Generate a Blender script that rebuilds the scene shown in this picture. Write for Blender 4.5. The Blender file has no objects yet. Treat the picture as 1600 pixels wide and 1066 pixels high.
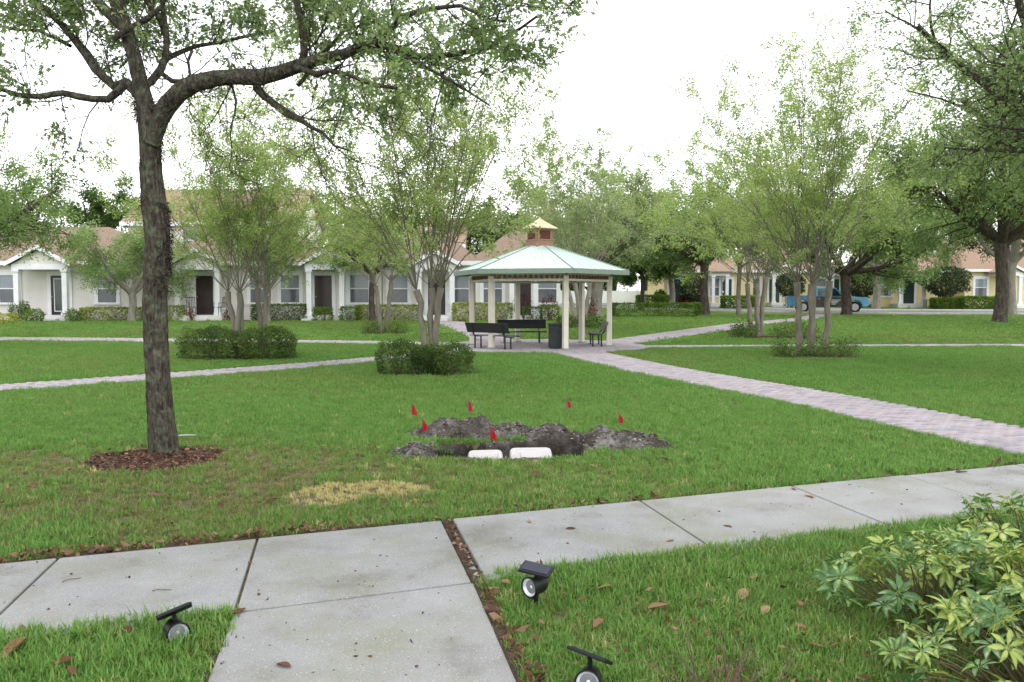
import bpy, math, random
import numpy as np
from mathutils import Vector, Matrix

# ------------------------------------------------------------------ camera, sky, sun, exposure
SC = bpy.context.scene
F, CAMH, HOR = 1280.0, 1.6, 467.0
PITCH = math.atan((533 - HOR) / F)
cam_d = bpy.data.cameras.new("camera"); cam = bpy.data.objects.new("camera", cam_d)
SC.collection.objects.link(cam); SC.camera = cam
cam.location = (0, 0, CAMH); cam.rotation_euler = (math.pi/2 - PITCH, 0, 0)
cam_d.sensor_width = 36; cam_d.lens = 36 * F / 1600; cam_d.clip_end = 3000; cam_d.clip_start = .05

W = bpy.data.worlds.new("World"); SC.world = W; W.use_nodes = True
nt = W.node_tree; nt.nodes.clear()
SUN_EL, SUN_ROT = math.radians(58), math.radians(150)
sky = nt.nodes.new("ShaderNodeTexSky"); sky.sky_type = 'NISHITA'; sky.sun_disc = False
sky.sun_elevation = SUN_EL; sky.sun_rotation = SUN_ROT
sky.air_density = 1.0; sky.dust_density = 1.0; sky.ozone_density = 1.0
hs = nt.nodes.new("ShaderNodeHueSaturation"); hs.inputs['Saturation'].default_value = .12   # overcast: the cloud takes the blue out
bg = nt.nodes.new("ShaderNodeBackground"); bg.inputs['Strength'].default_value = .15
wo = nt.nodes.new("ShaderNodeOutputWorld")
nt.links.new(sky.outputs[0], hs.inputs['Color']); nt.links.new(hs.outputs[0], bg.inputs[0]); nt.links.new(bg.outputs[0], wo.inputs[0])
sl = bpy.data.lights.new("sun", 'SUN'); sl.energy = .6; sl.angle = math.radians(25); sl.color = (1, .97, .92)
sun = bpy.data.objects.new("sun", sl); SC.collection.objects.link(sun)
sun.location = (0, -20, 60)
sun.rotation_euler = (math.pi/2 - SUN_EL, 0, math.radians(180) - SUN_ROT + math.pi)
vs = SC.view_settings; vs.view_transform = 'Standard'; vs.look = 'None'; vs.gamma = 1; vs.use_curve_mapping = False
vs.exposure = 1.6
cy = SC.cycles; cy.max_bounces = 7; cy.diffuse_bounces = 5; cy.glossy_bounces = 2; cy.transmission_bounces = 4
cy.transparent_max_bounces = 4; cy.caustics_reflective = False; cy.caustics_refractive = False
cy.use_adaptive_sampling = True; cy.adaptive_threshold = .02

# ------------------------------------------------------------------ helpers
RNG = np.random.default_rng(7)
def sm(a, b, t):
    u = np.clip((t - a) / (b - a), 0, 1); return u*u*(3 - 2*u)
def g(x, y):                                     # height of the ground
    return .4*sm(28, 42, y) + .75*sm(50, 90, y)
def ray(px, py):
    a = (px - 800)/F; b = (533 - py)/F
    return np.array([a, math.cos(PITCH) + b*math.sin(PITCH), -math.sin(PITCH) + b*math.cos(PITCH)])
def at(px, py, ymax=400):                        # where the sight line of a photo pixel meets the ground
    d = ray(px, py); t = 1.0
    while t < ymax:
        if CAMH + d[2]*t <= g(d[0]*t, d[1]*t): break
        t += .01
    return float(d[0]*t), float(d[1]*t)
def pt(px, py, Y):                               # point on the sight line at depth Y
    d = ray(px, py); return np.array([0, 0, CAMH]) + d*(Y/d[1])
def wx(px, Y): return (px - 800)/F*Y
def nrm(v):
    v = np.asarray(v, float); return v/(np.linalg.norm(v, axis=-1, keepdims=True) + 1e-9)
_T = np.random.default_rng(3).random((256, 256))
def vn(x, y):
    xi = np.floor(x).astype(int); yi = np.floor(y).astype(int); u = x - xi; v = y - yi
    u = u*u*(3-2*u); v = v*v*(3-2*v); h = lambda i, j: _T[i & 255, j & 255]
    return (h(xi, yi)*(1-u) + h(xi+1, yi)*u)*(1-v) + (h(xi, yi+1)*(1-u) + h(xi+1, yi+1)*u)*v
def fbm(x, y, n=4):
    x = np.asarray(x, float); y = np.asarray(y, float); s = 0; a = 1; t = 0
    for i in range(n): s = s + a*vn(x*2**i + 17*i, y*2**i + 31*i); t += a; a *= .5
    return s/t - .5

ORG = {}
def link(o): SC.collection.objects.link(o); return o
def tag(o, label=None, cat=None, group=None, kind=None):
    if label: o['label'] = label
    if cat: o['category'] = cat
    if group: o['group'] = group
    if kind: o['kind'] = kind
    return o
def thing(name, label, cat, loc, group=None):
    o = link(bpy.data.objects.new(name, None)); o.location = [float(c) for c in loc]; o.empty_display_size = .2
    ORG[o.name] = np.array(loc, float); return tag(o, label, cat, group)
def mkmesh(name, v, f, mats, smooth=False, tint=None, uv=None):
    me = bpy.data.meshes.new(name); v = np.asarray(v, np.float32)
    if isinstance(f, np.ndarray):
        n, k = f.shape; me.vertices.add(len(v)); me.vertices.foreach_set('co', v.ravel())
        me.loops.add(n*k); me.loops.foreach_set('vertex_index', f.astype(np.int32).ravel())
        me.polygons.add(n); me.polygons.foreach_set('loop_start', np.arange(0, n*k, k, dtype=np.int32))
        me.update(calc_edges=True)
    else:
        me.from_pydata(v.tolist(), [], f)
    if smooth: me.polygons.foreach_set('use_smooth', np.ones(len(me.polygons), bool))
    if tint is not None:
        a = me.attributes.new('tint', 'FLOAT', 'FACE'); a.data.foreach_set('value', np.asarray(tint, np.float32))
    for m in (mats if isinstance(mats, (list, tuple)) else [mats]): me.materials.append(m)
    me.update(); return me
def place(name, me, parent=None, loc=None):
    o = link(bpy.data.objects.new(name, me))
    if parent is not None:
        o.parent = parent; ORG[o.name] = ORG.get(parent.name, np.zeros(3))
    if loc is not None: o.location = [float(c) for c in loc]
    return o
class MB:
    def __init__(s): s.v = []; s.f = []
    def add(s, v, f):
        n = len(s.v); s.v += [tuple(map(float, p)) for p in v]; s.f += [tuple(i + n for i in q) for q in f]; return s
    def box(s, x0, x1, y0, y1, z0, z1):
        return s.add([(x0,y0,z0),(x1,y0,z0),(x1,y1,z0),(x0,y1,z0),(x0,y0,z1),(x1,y0,z1),(x1,y1,z1),(x0,y1,z1)],
              [(3,2,1,0),(4,5,6,7),(0,1,5,4),(1,2,6,5),(2,3,7,6),(3,0,4,7)])
    def obox(s, c, size, M=None):
        h = np.array(size)/2; M = np.eye(3) if M is None else np.array(M)
        v = [np.array(c) + M @ (h*np.array(k)) for k in [(-1,-1,-1),(1,-1,-1),(1,1,-1),(-1,1,-1),(-1,-1,1),(1,-1,1),(1,1,1),(-1,1,1)]]
        return s.add(v, [(3,2,1,0),(4,5,6,7),(0,1,5,4),(1,2,6,5),(2,3,7,6),(3,0,4,7)])
    def cyl(s, p0, p1, r0, r1=None, n=12, caps=True):
        r1 = r0 if r1 is None else r1; p0 = np.array(p0, float); p1 = np.array(p1, float); d = nrm(p1 - p0)
        u = nrm(np.cross(d, [0,0,1] if abs(d[2]) < .9 else [1,0,0])); w = np.cross(d, u); v = []
        for p, r in ((p0, r0), (p1, r1)):
            for i in range(n):
                a = 2*math.pi*i/n; v.append(p + r*(math.cos(a)*u + math.sin(a)*w))
        f = [(i, (i+1) % n, n + (i+1) % n, n + i) for i in range(n)]
        if caps: f += [tuple(range(n-1, -1, -1)), tuple(range(n, 2*n))]
        return s.add(v, f)
    def prism(s, poly, a0, a1, axis='z'):
        n = len(poly); mk = {'z': lambda p, a: (p[0], p[1], a), 'y': lambda p, a: (p[0], a, p[1]), 'x': lambda p, a: (a, p[0], p[1])}[axis]
        v = [mk(p, a0) for p in poly] + [mk(p, a1) for p in poly]
        return s.add(v, [tuple(range(n-1, -1, -1)), tuple(range(n, 2*n))] + [(i, (i+1) % n, n + (i+1) % n, n + i) for i in range(n)])
    def lathe(s, c, prof, n=20, M=None):
        c = np.array(c, float); M = np.eye(3) if M is None else np.array(M); v = []
        for r, z in prof:
            for i in range(n): a = 2*math.pi*i/n; v.append(c + M @ np.array([r*math.cos(a), r*math.sin(a), z]))
        k = len(prof)
        return s.add(v, [(j*n+i, j*n+(i+1) % n, (j+1)*n+(i+1) % n, (j+1)*n+i) for j in range(k-1) for i in range(n)])
    def build(s, name, mat, parent=None, smooth=False, bevel=0, kind=None, tint=None):
        v = np.array(s.v); 
        if parent is not None: v = v - ORG.get(parent.name, np.zeros(3))
        me = mkmesh(name, v, s.f, mat, smooth, tint); o = place(name, me, parent)
        import bmesh
        bm = bmesh.new(); bm.from_mesh(me); bmesh.ops.recalc_face_normals(bm, faces=bm.faces); bm.to_mesh(me); bm.free()
        if bevel:
            b = o.modifiers.new('bevel', 'BEVEL'); b.width = bevel; b.segments = 2; b.limit_method = 'ANGLE'
        if kind: o['kind'] = kind
        return o
def rotz(a): c, s = math.cos(a), math.sin(a); return np.array([[c,-s,0],[s,c,0],[0,0,1]])
def rotx(a): c, s = math.cos(a), math.sin(a); return np.array([[1,0,0],[0,c,-s],[0,s,c]])
def roty(a): c, s = math.cos(a), math.sin(a); return np.array([[c,0,s],[0,1,0],[-s,0,c]])

# ------------------------------------------------------------------ materials
def newmat(name):
    m = bpy.data.materials.new(name); m.use_nodes = True; t = m.node_tree; t.nodes.clear()
    out = t.nodes.new('ShaderNodeOutputMaterial'); p = t.nodes.new('ShaderNodeBsdfPrincipled')
    t.links.new(p.outputs[0], out.inputs[0]); return m, t, p, out
def N(t, typ, **kw):
    n = t.nodes.new(typ)
    for k, v in kw.items():
        if k.startswith('_'): setattr(n, k[1:], v)
        else: n.inputs[k.replace('__', ' ')].default_value = v
    return n
def c4(c): return (*c, 1) if len(c) == 3 else c
def ramp(t, stops, interp='LINEAR'):
    r = t.nodes.new('ShaderNodeValToRGB'); r.color_ramp.interpolation = interp; e = r.color_ramp.elements
    while len(e) < len(stops): e.new(.5)
    for i, (p, c) in enumerate(stops): e[i].position = p; e[i].color = c4(c)
    return r
def pmat(name, c1, c2=None, scale=8, rough=.7, bump=0, bscale=None, spec=.3, metal=0, detail=6, stretch=None, lo=.35, hi=.65):
    m, t, p, out = newmat(name); p.inputs['Roughness'].default_value = rough; p.inputs['Specular IOR Level'].default_value = spec
    p.inputs['Metallic'].default_value = metal; p.inputs['Base Color'].default_value = c4(c1)
    tc = t.nodes.new('ShaderNodeTexCoord'); mp = t.nodes.new('ShaderNodeMapping'); t.links.new(tc.outputs['Object'], mp.inputs[0])
    if stretch: mp.inputs['Scale'].default_value = stretch
    if c2 is not None:
        n = N(t, 'ShaderNodeTexNoise', Scale=scale, Detail=detail, Roughness=.62); t.links.new(mp.outputs[0], n.inputs['Vector'])
        r = ramp(t, [(lo, c1), (hi, c2)]); t.links.new(n.outputs[0], r.inputs[0]); t.links.new(r.outputs[0], p.inputs['Base Color'])
    if bump:
        n2 = N(t, 'ShaderNodeTexNoise', Scale=bscale or scale*3, Detail=5, Roughness=.6); t.links.new(mp.outputs[0], n2.inputs['Vector'])
        b = N(t, 'ShaderNodeBump', Strength=1.0, Distance=bump); t.links.new(n2.outputs[0], b.inputs['Height']); t.links.new(b.outputs[0], p.inputs['Normal'])
    return m
def leafmat(name, stops, trans=.4, rough=.5, spec=.25, attr='tint', tcol=None):
    m, t, p, out = newmat(name); p.inputs['Roughness'].default_value = rough; p.inputs['Specular IOR Level'].default_value = spec
    if attr == 'random': a = t.nodes.new('ShaderNodeObjectInfo'); fac = a.outputs['Random']
    else: a = t.nodes.new('ShaderNodeAttribute'); a.attribute_name = attr; fac = a.outputs['Fac']
    r = ramp(t, stops); t.links.new(fac, r.inputs[0]); t.links.new(r.outputs[0], p.inputs['Base Color'])
    tr = t.nodes.new('ShaderNodeBsdfTranslucent'); mx = N(t, 'ShaderNodeMixShader', Fac=trans)
    hsn = N(t, 'ShaderNodeHueSaturation', Hue=.49, Saturation=1.1, Value=1.5); t.links.new(r.outputs[0], hsn.inputs['Color']); t.links.new(hsn.outputs[0], tr.inputs[0])
    t.links.new(p.outputs[0], mx.inputs[1]); t.links.new(tr.outputs[0], mx.inputs[2]); t.links.new(mx.outputs[0], out.inputs[0])
    return m

M = {}
M['white'] = pmat('white_trim', (.80,.80,.82), (.72,.72,.74), 3, .5, .002, 20)
M['stucco'] = pmat('cream_stucco', (.72,.685,.65), (.66,.625,.585), 1.5, .9, .004, 60)
M['yellow'] = pmat('yellow_stucco', (.70,.58,.34), (.64,.52,.30), 1.5, .9, .004, 60)
M['shingle'] = pmat('brown_shingle', (.25,.175,.13), (.17,.12,.09), 9, .9, .02, 14, stretch=(1,1,3))
M['shingle2'] = pmat('pinkish_shingle', (.31,.215,.155), (.23,.155,.11), 9, .9, .02, 14, stretch=(1,1,3))
M['door'] = pmat('dark_door', (.028,.013,.013), None, rough=.35, spec=.5)
M['gdoor'] = pmat('green_door', (.012,.035,.028), None, rough=.35, spec=.5)
M['doorglass'] = pmat('leaded_door_glass', (.035,.05,.045), (.08,.10,.095), 14, .15, spec=.6)
M['pane_up'] = pmat('pane_with_pale_blind', (.24,.27,.31), (.20,.23,.27), 3, .12, spec=.6)
M['pane_lo'] = pmat('pane_dark', (.085,.095,.115), (.12,.13,.15), 4, .1, spec=.6)
M['brass'] = pmat('brass', (.5,.38,.15), None, rough=.3, metal=1)
M['black'] = pmat('black_plastic', (.007,.007,.008), (.011,.011,.012), 30, .5, .0004, 300, spec=.25)
M['iron'] = pmat('black_iron', (.012,.013,.015), None, rough=.5, spec=.4)
M['gpost'] = pmat('cream_post_paint', (.66,.62,.54), (.60,.56,.48), 4, .6, .002, 30)
M['groof'] = pmat('pale_green_metal', (.46,.57,.52), (.51,.61,.565), 2, .32, spec=.6)
M['gtrim'] = pmat('grey_green_fascia', (.24,.30,.25), None, rough=.5)
M['copper'] = pmat('reddish_copper', (.27,.14,.10), (.33,.18,.13), 6, .5, spec=.4)
M['copper2'] = pmat('dark_louver', (.13,.045,.035), (.18,.07,.05), 12, .6)
M['gold'] = pmat('pale_gold_metal', (.58,.48,.29), (.50,.41,.24), 5, .4, spec=.5)
M['frieze'] = pmat('brown_frieze', (.20,.11,.07), (.14,.08,.05), 5, .7)
M['bin'] = pmat('dark_slate_bin', (.018,.022,.027), (.026,.031,.036), 5, .5)
M['benchmetal'] = pmat('bench_black_coating', (.014,.015,.016), None, rough=.42, spec=.5)
M['benchseat'] = pmat('bench_lit_grey_coating', (.10,.105,.115), (.045,.047,.052), 4, .4, spec=.5)  # black coating painted grey on the seat for the light falling there
M['fence'] = pmat('white_vinyl', (.82,.82,.82), None, rough=.4)
M['asphalt'] = pmat('asphalt', (.17,.17,.175), (.13,.13,.135), 2, .9, .004, 60)
M['kerb'] = pmat('kerb_concrete', (.42,.41,.39), (.33,.32,.30), 3, .9, .004, 40)
M['step'] = pmat('pale_painted_concrete', (.68,.67,.66), (.58,.57,.56), 3, .8, .003, 30)
M['soil'] = pmat('dark_soil', (.035,.024,.017), (.075,.05,.034), 9, 1, .02, 40)
M['mulch'] = pmat('mulch_bed', (.045,.024,.016), (.10,.052,.034), 14, 1, .03, 50)
M['red'] = pmat('red_flag_vinyl', (.34,.008,.016), None, rough=.5)
M['wire'] = pmat('steel_wire', (.25,.25,.26), None, rough=.4, metal=1)
M['plast'] = pmat('white_plastic', (.42,.395,.40), (.22,.19,.17), 5, .4, .002, 12, lo=.52, hi=.78)
M['stone'] = pmat('weathered_post', (.30,.30,.27), (.2,.2,.18), 8, .9)
M['pedestal'] = pmat('grey_green_box', (.07,.10,.09), (.1,.13,.12), 8, .6)
M['cell'] = pmat('solar_cell', (.008,.010,.022), (.014,.018,.036), 30, .35, spec=.25)
M['lens'] = pmat('lamp_reflector', (.62,.64,.68), (.85,.86,.88), 40, .25, metal=.25, spec=.8)

def bark(name, c1, c2, c3, sc=9, stretch=(1,1,.28), bump=.02, lich=.62):
    m, t, p, out = newmat(name); p.inputs['Roughness'].default_value = .95; p.inputs['Specular IOR Level'].default_value = .1
    tc = t.nodes.new('ShaderNodeTexCoord'); mp = t.nodes.new('ShaderNodeMapping'); mp.inputs['Scale'].default_value = stretch
    t.links.new(tc.outputs['Object'], mp.inputs[0])
    n = N(t, 'ShaderNodeTexNoise', Scale=sc*2, Detail=8, Roughness=.7); v = N(t, 'ShaderNodeTexVoronoi', Scale=sc*2.6); v.feature = 'F1'
    t.links.new(mp.outputs[0], n.inputs['Vector']); t.links.new(mp.outputs[0], v.inputs['Vector'])
    r = ramp(t, [(.36, c1), (.66, c2)]); t.links.new(n.outputs[0], r.inputs[0])
    n2 = N(t, 'ShaderNodeTexNoise', Scale=sc*.8, Detail=6, Roughness=.7); t.links.new(tc.outputs['Object'], n2.inputs['Vector'])
    r2 = ramp(t, [(lich-.07, (0,0,0)), (lich+.07, (1,1,1))]); t.links.new(n2.outputs[0], r2.inputs[0])
    mx = N(t, 'ShaderNodeMix', _data_type='RGBA'); mx.inputs[7].default_value = c4(c3)
    t.links.new(r2.outputs[0], mx.inputs[0]); t.links.new(r.outputs[0], mx.inputs[6]); t.links.new(mx.outputs[2], p.inputs['Base Color'])
    ad = N(t, 'ShaderNodeMath', _operation='ADD'); t.links.new(n.outputs[0], ad.inputs[0]); t.links.new(v.outputs['Distance'], ad.inputs[1])
    b = N(t, 'ShaderNodeBump', Strength=1.0, Distance=bump); t.links.new(ad.outputs[0], b.inputs['Height']); t.links.new(b.outputs[0], p.inputs['Normal'])
    return m
M['oakbark'] = bark('oak_bark_with_lichen', (.030,.026,.021), (.125,.11,.088), (.13,.15,.095), sc=15, bump=.03, lich=.57)
M['farbark'] = bark('dark_oak_bark', (.04,.031,.025), (.115,.095,.078), (.13,.135,.10), sc=5, bump=.04)
M['myrtlebark'] = bark('smooth_tan_bark', (.125,.112,.09), (.225,.205,.165), (.15,.16,.11), sc=4, bump=.006)
M['greybark'] = bark('pale_grey_bark', (.17,.15,.125), (.30,.275,.24), (.2,.21,.16), sc=4, bump=.01)
M['twig'] = pmat('dead_twig', (.16,.115,.08), (.07,.048,.035), 12, .9)
G1, G2, G3 = (.035,.075,.016), (.085,.165,.03), (.17,.25,.055)
M['oakleaf'] = leafmat('oak_leaf', [(0, (.09,.15,.055)), (.5, (.185,.27,.105)), (1, (.29,.36,.165))], .55)
M['myrtleleaf'] = leafmat('myrtle_leaf', [(0, (.15,.22,.065)), (.5, (.25,.34,.11)), (1, (.37,.43,.19))], .5)
M['darkleaf'] = leafmat('dark_tree_leaf', [(0, (.028,.06,.018)), (.5, (.06,.115,.03)), (1, (.13,.20,.05))], .4)
M['topiary'] = leafmat('topiary_leaf', [(0, (.012,.03,.012)), (.55, (.03,.062,.022)), (1, (.065,.11,.035))], .2)
M['midleaf'] = leafmat('mid_tree_leaf', [(0, (.09,.15,.05)), (.5, (.18,.27,.095)), (1, (.29,.37,.155))], .5)
M['paleleaf'] = leafmat('pale_tree_leaf', [(0, (.17,.23,.10)), (.5, (.26,.33,.155)), (1, (.36,.41,.22))], .5)
M['bushleaf'] = leafmat('bush_leaf', [(0, (.035,.07,.018)), (.55, (.095,.155,.04)), (1, (.19,.235,.075))], .38)
M['hedgeleaf'] = leafmat('hedge_leaf', [(0, (.045,.10,.016)), (.55, (.11,.20,.03)), (1, (.19,.28,.05))], .35)
M['varileaf'] = leafmat('variegated_hedge_leaf', [(0, (.07,.12,.015)), (.45, (.22,.29,.04)), (1, (.46,.48,.10))], .3)
M['yellowleaf'] = leafmat('golden_shrub_leaf', [(0, (.10,.16,.015)), (.5, (.30,.33,.03)), (1, (.48,.45,.06))], .3)
M['redleaf'] = leafmat('red_ti_leaf', [(0, (.03,.008,.008)), (.5, (.14,.03,.02)), (1, (.28,.10,.04))], .3)
M['moss'] = leafmat('brown_moss', [(0, (.02,.014,.01)), (.5, (.05,.038,.026)), (1, (.10,.085,.06))], .2)
M['deadleaf'] = leafmat('dead_leaf', [(0, (.05,.024,.014)), (.5, (.135,.068,.036)), (1, (.27,.165,.10))], .15, .6, attr='tint')
M['deadleaf1'] = leafmat('dead_leaf_single', [(0, (.09,.03,.016)), (.35, (.16,.072,.036)), (.7, (.24,.135,.07)), (1, (.32,.20,.115))], .15, .55, attr='random')
M['chip'] = leafmat('mulch_chip', [(0, (.025,.013,.009)), (.5, (.10,.05,.033)), (.85, (.20,.11,.075)), (1, (.38,.27,.20))], 0, .9, .1)
M['clod'] = leafmat('soil_clod', [(0, (.04,.033,.028)), (.45, (.095,.082,.072)), (.8, (.19,.172,.157)), (1, (.30,.28,.26))], 0, 1, .05)

def concrete():
    m, t, p, out = newmat('shell_concrete'); p.inputs['Roughness'].default_value = .85; p.inputs['Specular IOR Level'].default_value = .25
    tc = t.nodes.new('ShaderNodeTexCoord')
    n = N(t, 'ShaderNodeTexNoise', Scale=1.6, Detail=7, Roughness=.65); t.links.new(tc.outputs['Object'], n.inputs['Vector'])
    r = ramp(t, [(.3, (.17,.165,.15)), (.46, (.255,.255,.25)), (.6, (.285,.285,.285)), (.75, (.325,.325,.325))]); t.links.new(n.outputs[0], r.inputs[0])
    gn = N(t, 'ShaderNodeTexNoise', Scale=2.3, Detail=5, Roughness=.6); mp = t.nodes.new('ShaderNodeMapping'); mp.inputs['Location'].default_value = (7,3,1)
    t.links.new(tc.outputs['Object'], mp.inputs[0]); t.links.new(mp.outputs[0], gn.inputs['Vector'])
    gr = ramp(t, [(.48, (0,0,0)), (.72, (.65,.65,.65))]); t.links.new(gn.outputs[0], gr.inputs[0])
    mg = N(t, 'ShaderNodeMix', _data_type='RGBA'); mg.inputs[7].default_value = (.21,.22,.15,1)
    t.links.new(gr.outputs[0], mg.inputs[0]); t.links.new(r.outputs[0], mg.inputs[6])
    v = N(t, 'ShaderNodeTexVoronoi', Scale=55); t.links.new(tc.outputs['Object'], v.inputs['Vector'])
    vr = ramp(t, [(.10, (1,1,1)), (.24, (0,0,0))]); t.links.new(v.outputs['Distance'], vr.inputs[0])
    wn = N(t, 'ShaderNodeTexNoise', Scale=9, Detail=3); t.links.new(tc.outputs['Object'], wn.inputs['Vector'])
    wr = ramp(t, [(.4, (.05,.05,.05)), (.65, (.8,.8,.8))]); t.links.new(wn.outputs[0], wr.inputs[0])
    mu = N(t, 'ShaderNodeMath', _operation='MULTIPLY'); t.links.new(vr.outputs[0], mu.inputs[0]); t.links.new(wr.outputs[0], mu.inputs[1])
    mw = N(t, 'ShaderNodeMix', _data_type='RGBA'); mw.inputs[7].default_value = (.58,.57,.54,1)
    t.links.new(mu.outputs[0], mw.inputs[0]); t.links.new(mg.outputs[2], mw.inputs[6])
    f = N(t, 'ShaderNodeTexNoise', Scale=160, Detail=4, Roughness=.7); t.links.new(tc.outputs['Object'], f.inputs['Vector'])
    fr = ramp(t, [(.3, (.62,.62,.62)), (.6, (1.08,1.08,1.08))]); t.links.new(f.outputs[0], fr.inputs[0])
    mf = N(t, 'ShaderNodeMix', _data_type='RGBA', _blend_type='MULTIPLY'); mf.inputs[0].default_value = 1
    t.links.new(mw.outputs[2], mf.inputs[6]); t.links.new(fr.outputs[0], mf.inputs[7]); t.links.new(mf.outputs[2], p.inputs['Base Color'])
    b = N(t, 'ShaderNodeBump', Strength=.7, Distance=.003); t.links.new(f.outputs[0], b.inputs['Height']); t.links.new(b.outputs[0], p.inputs['Normal'])
    return m
M['concrete'] = concrete()
def paver(name, attr):
    m, t, p, out = newmat(name); p.inputs['Roughness'].default_value = .85
    if attr: a = t.nodes.new('ShaderNodeAttribute'); a.attribute_name = 'tint'; fac = a.outputs['Fac']
    else: a = t.nodes.new('ShaderNodeObjectInfo'); fac = a.outputs['Random']
    r = ramp(t, [(0, (.25,.225,.245)), (.3, (.33,.31,.335)), (.55, (.37,.31,.32)), (.8, (.37,.355,.39)), (1, (.41,.31,.31))]); t.links.new(fac, r.inputs[0])
    tc = t.nodes.new('ShaderNodeTexCoord'); n = N(t, 'ShaderNodeTexNoise', Scale=6, Detail=7, Roughness=.7); t.links.new(tc.outputs['Object'], n.inputs['Vector'])
    r2 = ramp(t, [(.3, (.72,.72,.72)), (.7, (1.1,1.1,1.1))]); t.links.new(n.outputs[0], r2.inputs[0])
    mx = N(t, 'ShaderNodeMix', _data_type='RGBA', _blend_type='MULTIPLY'); mx.inputs[0].default_value = 1
    t.links.new(r.outputs[0], mx.inputs[6]); t.links.new(r2.outputs[0], mx.inputs[7]); t.links.new(mx.outputs[2], p.inputs['Base Color'])
    return m
M['paver1'] = paver('paver_single', False); M['paver'] = paver('paver_many', True)
M['sand'] = pmat('joint_sand', (.16,.14,.125), (.22,.195,.175), 20, 1)

def lawnmat():
    m, t, p, out = newmat('lawn_ground'); p.inputs['Roughness'].default_value = 1; p.inputs['Specular IOR Level'].default_value = .05
    tc = t.nodes.new('ShaderNodeTexCoord')
    n = N(t, 'ShaderNodeTexNoise', Scale=.35, Detail=9, Roughness=.6); t.links.new(tc.outputs['Object'], n.inputs['Vector'])
    r = ramp(t, [(.3, (.125,.205,.045)), (.5, (.155,.265,.058)), (.7, (.21,.30,.08))]); t.links.new(n.outputs[0], r.inputs[0])
    n2 = N(t, 'ShaderNodeTexNoise', Scale=22, Detail=5, Roughness=.75); t.links.new(tc.outputs['Object'], n2.inputs['Vector'])
    r2 = ramp(t, [(.3, (.45,.45,.45)), (.65, (1.1,1.1,1.1))]); t.links.new(n2.outputs[0], r2.inputs[0])
    mx = N(t, 'ShaderNodeMix', _data_type='RGBA', _blend_type='MULTIPLY'); mx.inputs[0].default_value = 1
    t.links.new(r.outputs[0], mx.inputs[6]); t.links.new(r2.outputs[0], mx.inputs[7]); t.links.new(mx.outputs[2], p.inputs['Base Color'])
    b = N(t, 'ShaderNodeBump', Strength=1.0, Distance=.06); t.links.new(n2.outputs[0], b.inputs['Height']); t.links.new(b.outputs[0], p.inputs['Normal'])
    return m
M['lawn'] = lawnmat()
M['thatch'] = pmat('soil_and_thatch', (.07,.06,.028), (.15,.125,.06), 14, 1, .02, 40)

# ------------------------------------------------------------------ ground sheet
PX0, PX1, PY0, PY1 = -2.4, 2.4, 7.0, 11.6          # the dug-up patch sits in this rectangle
xs = sorted(set([-600,-300,-150,-90] + list(np.arange(-60, 81, 2.)) + [PX0, PX1] + [110,180,320,600]))
ys = sorted(set([-60,-25,-10,0,4] + [PY0, PY1] + list(np.arange(14, 100, 1.)) + [110,130,160,220,320,480,800]))
X, Y = np.meshgrid(xs, ys); Z = g(X, Y); nx = len(xs)
fs, mi = [], []
for j in range(len(ys)-1):
    for i in range(nx-1):
        if xs[i] >= PX0 and xs[i+1] <= PX1 and ys[j] >= PY0 and ys[j+1] <= PY1: continue
        fs.append((j*nx+i, j*nx+i+1, (j+1)*nx+i+1, (j+1)*nx+i)); mi.append(0 if ys[j] >= 14 else 1)
me = mkmesh('ground', np.stack([X, Y, Z], -1).reshape(-1, 3), fs, [M['lawn'], M['thatch']], True)
me.polygons.foreach_set('material_index', mi)
tag(place('ground', me), 'level green lawn spreading between the paths and houses', 'lawn', kind='structure')

# ------------------------------------------------------------------ sidewalk and front walk
UA = math.radians(20.4); U = np.array([math.cos(UA), math.sin(UA)]); V = nrm(np.array([.22, -1.0]))
F0 = np.array([-.5, 5.77])                          # a point on the far edge
def far_edge(x): return F0 + U*((x - F0[0])/U[0])
SWD = 1.3                                           # length across, along a joint
side = link(bpy.data.objects.new('sidewalk', None)); tag(side, 'pale shell concrete sidewalk crossing in front of the lawn', 'sidewalk', kind='structure'); ORG['sidewalk'] = np.zeros(3)
jx = [-7.6,-6.35,-5.15,-3.95,-2.77,-1.68,-.5]
jr = [-.43,1.0,2.36,3.51,4.8,6.1,7.4,8.7,10]
TOP = .024
def slab(q, par, z=TOP, dz=0):
    mb = MB().prism([tuple(p) for p in q], -.1, z+dz); o = mb.build('concrete_slab', M['concrete'], par, bevel=.008); return o
rr = random.Random(4)
for L in (jx, jr):
    for a, b in zip(L[:-1], L[1:]):
        pa, pb = far_edge(a) + U*.008, far_edge(b) - U*.008
        slab([pa, pb, pb + V*SWD, pa + V*SWD], side, dz=rr.uniform(-.004, .004))
gapa, gapb = far_edge(-.5) + U*.006, far_edge(-.43) - U*.008
slab([gapa + V*.5, gapb + V*.5, gapb + V*SWD, gapa + V*SWD], side, dz=-.012)
walk = link(bpy.data.objects.new('front_walk', None)); tag(walk, 'shell concrete walk leading to the camera from the sidewalk', 'walkway', kind='structure'); ORG['front_walk'] = np.zeros(3)
wa, wb = far_edge(-1.68) + V*(SWD + .022), far_edge(-.5) + V*(SWD + .022)
WV = nrm(np.array([.2, -1.0]))
slab([wa, wb, wb + WV*1.9, wa + WV*1.9 - U*.02], walk); slab([wa + WV*1.915, wb + WV*1.915, wb + WV*3.6, wa + WV*3.6], walk)
slab([wa + WV*3.62, wb + WV*3.62, wb + WV*5.6, wa + WV*5.6], walk)

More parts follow.
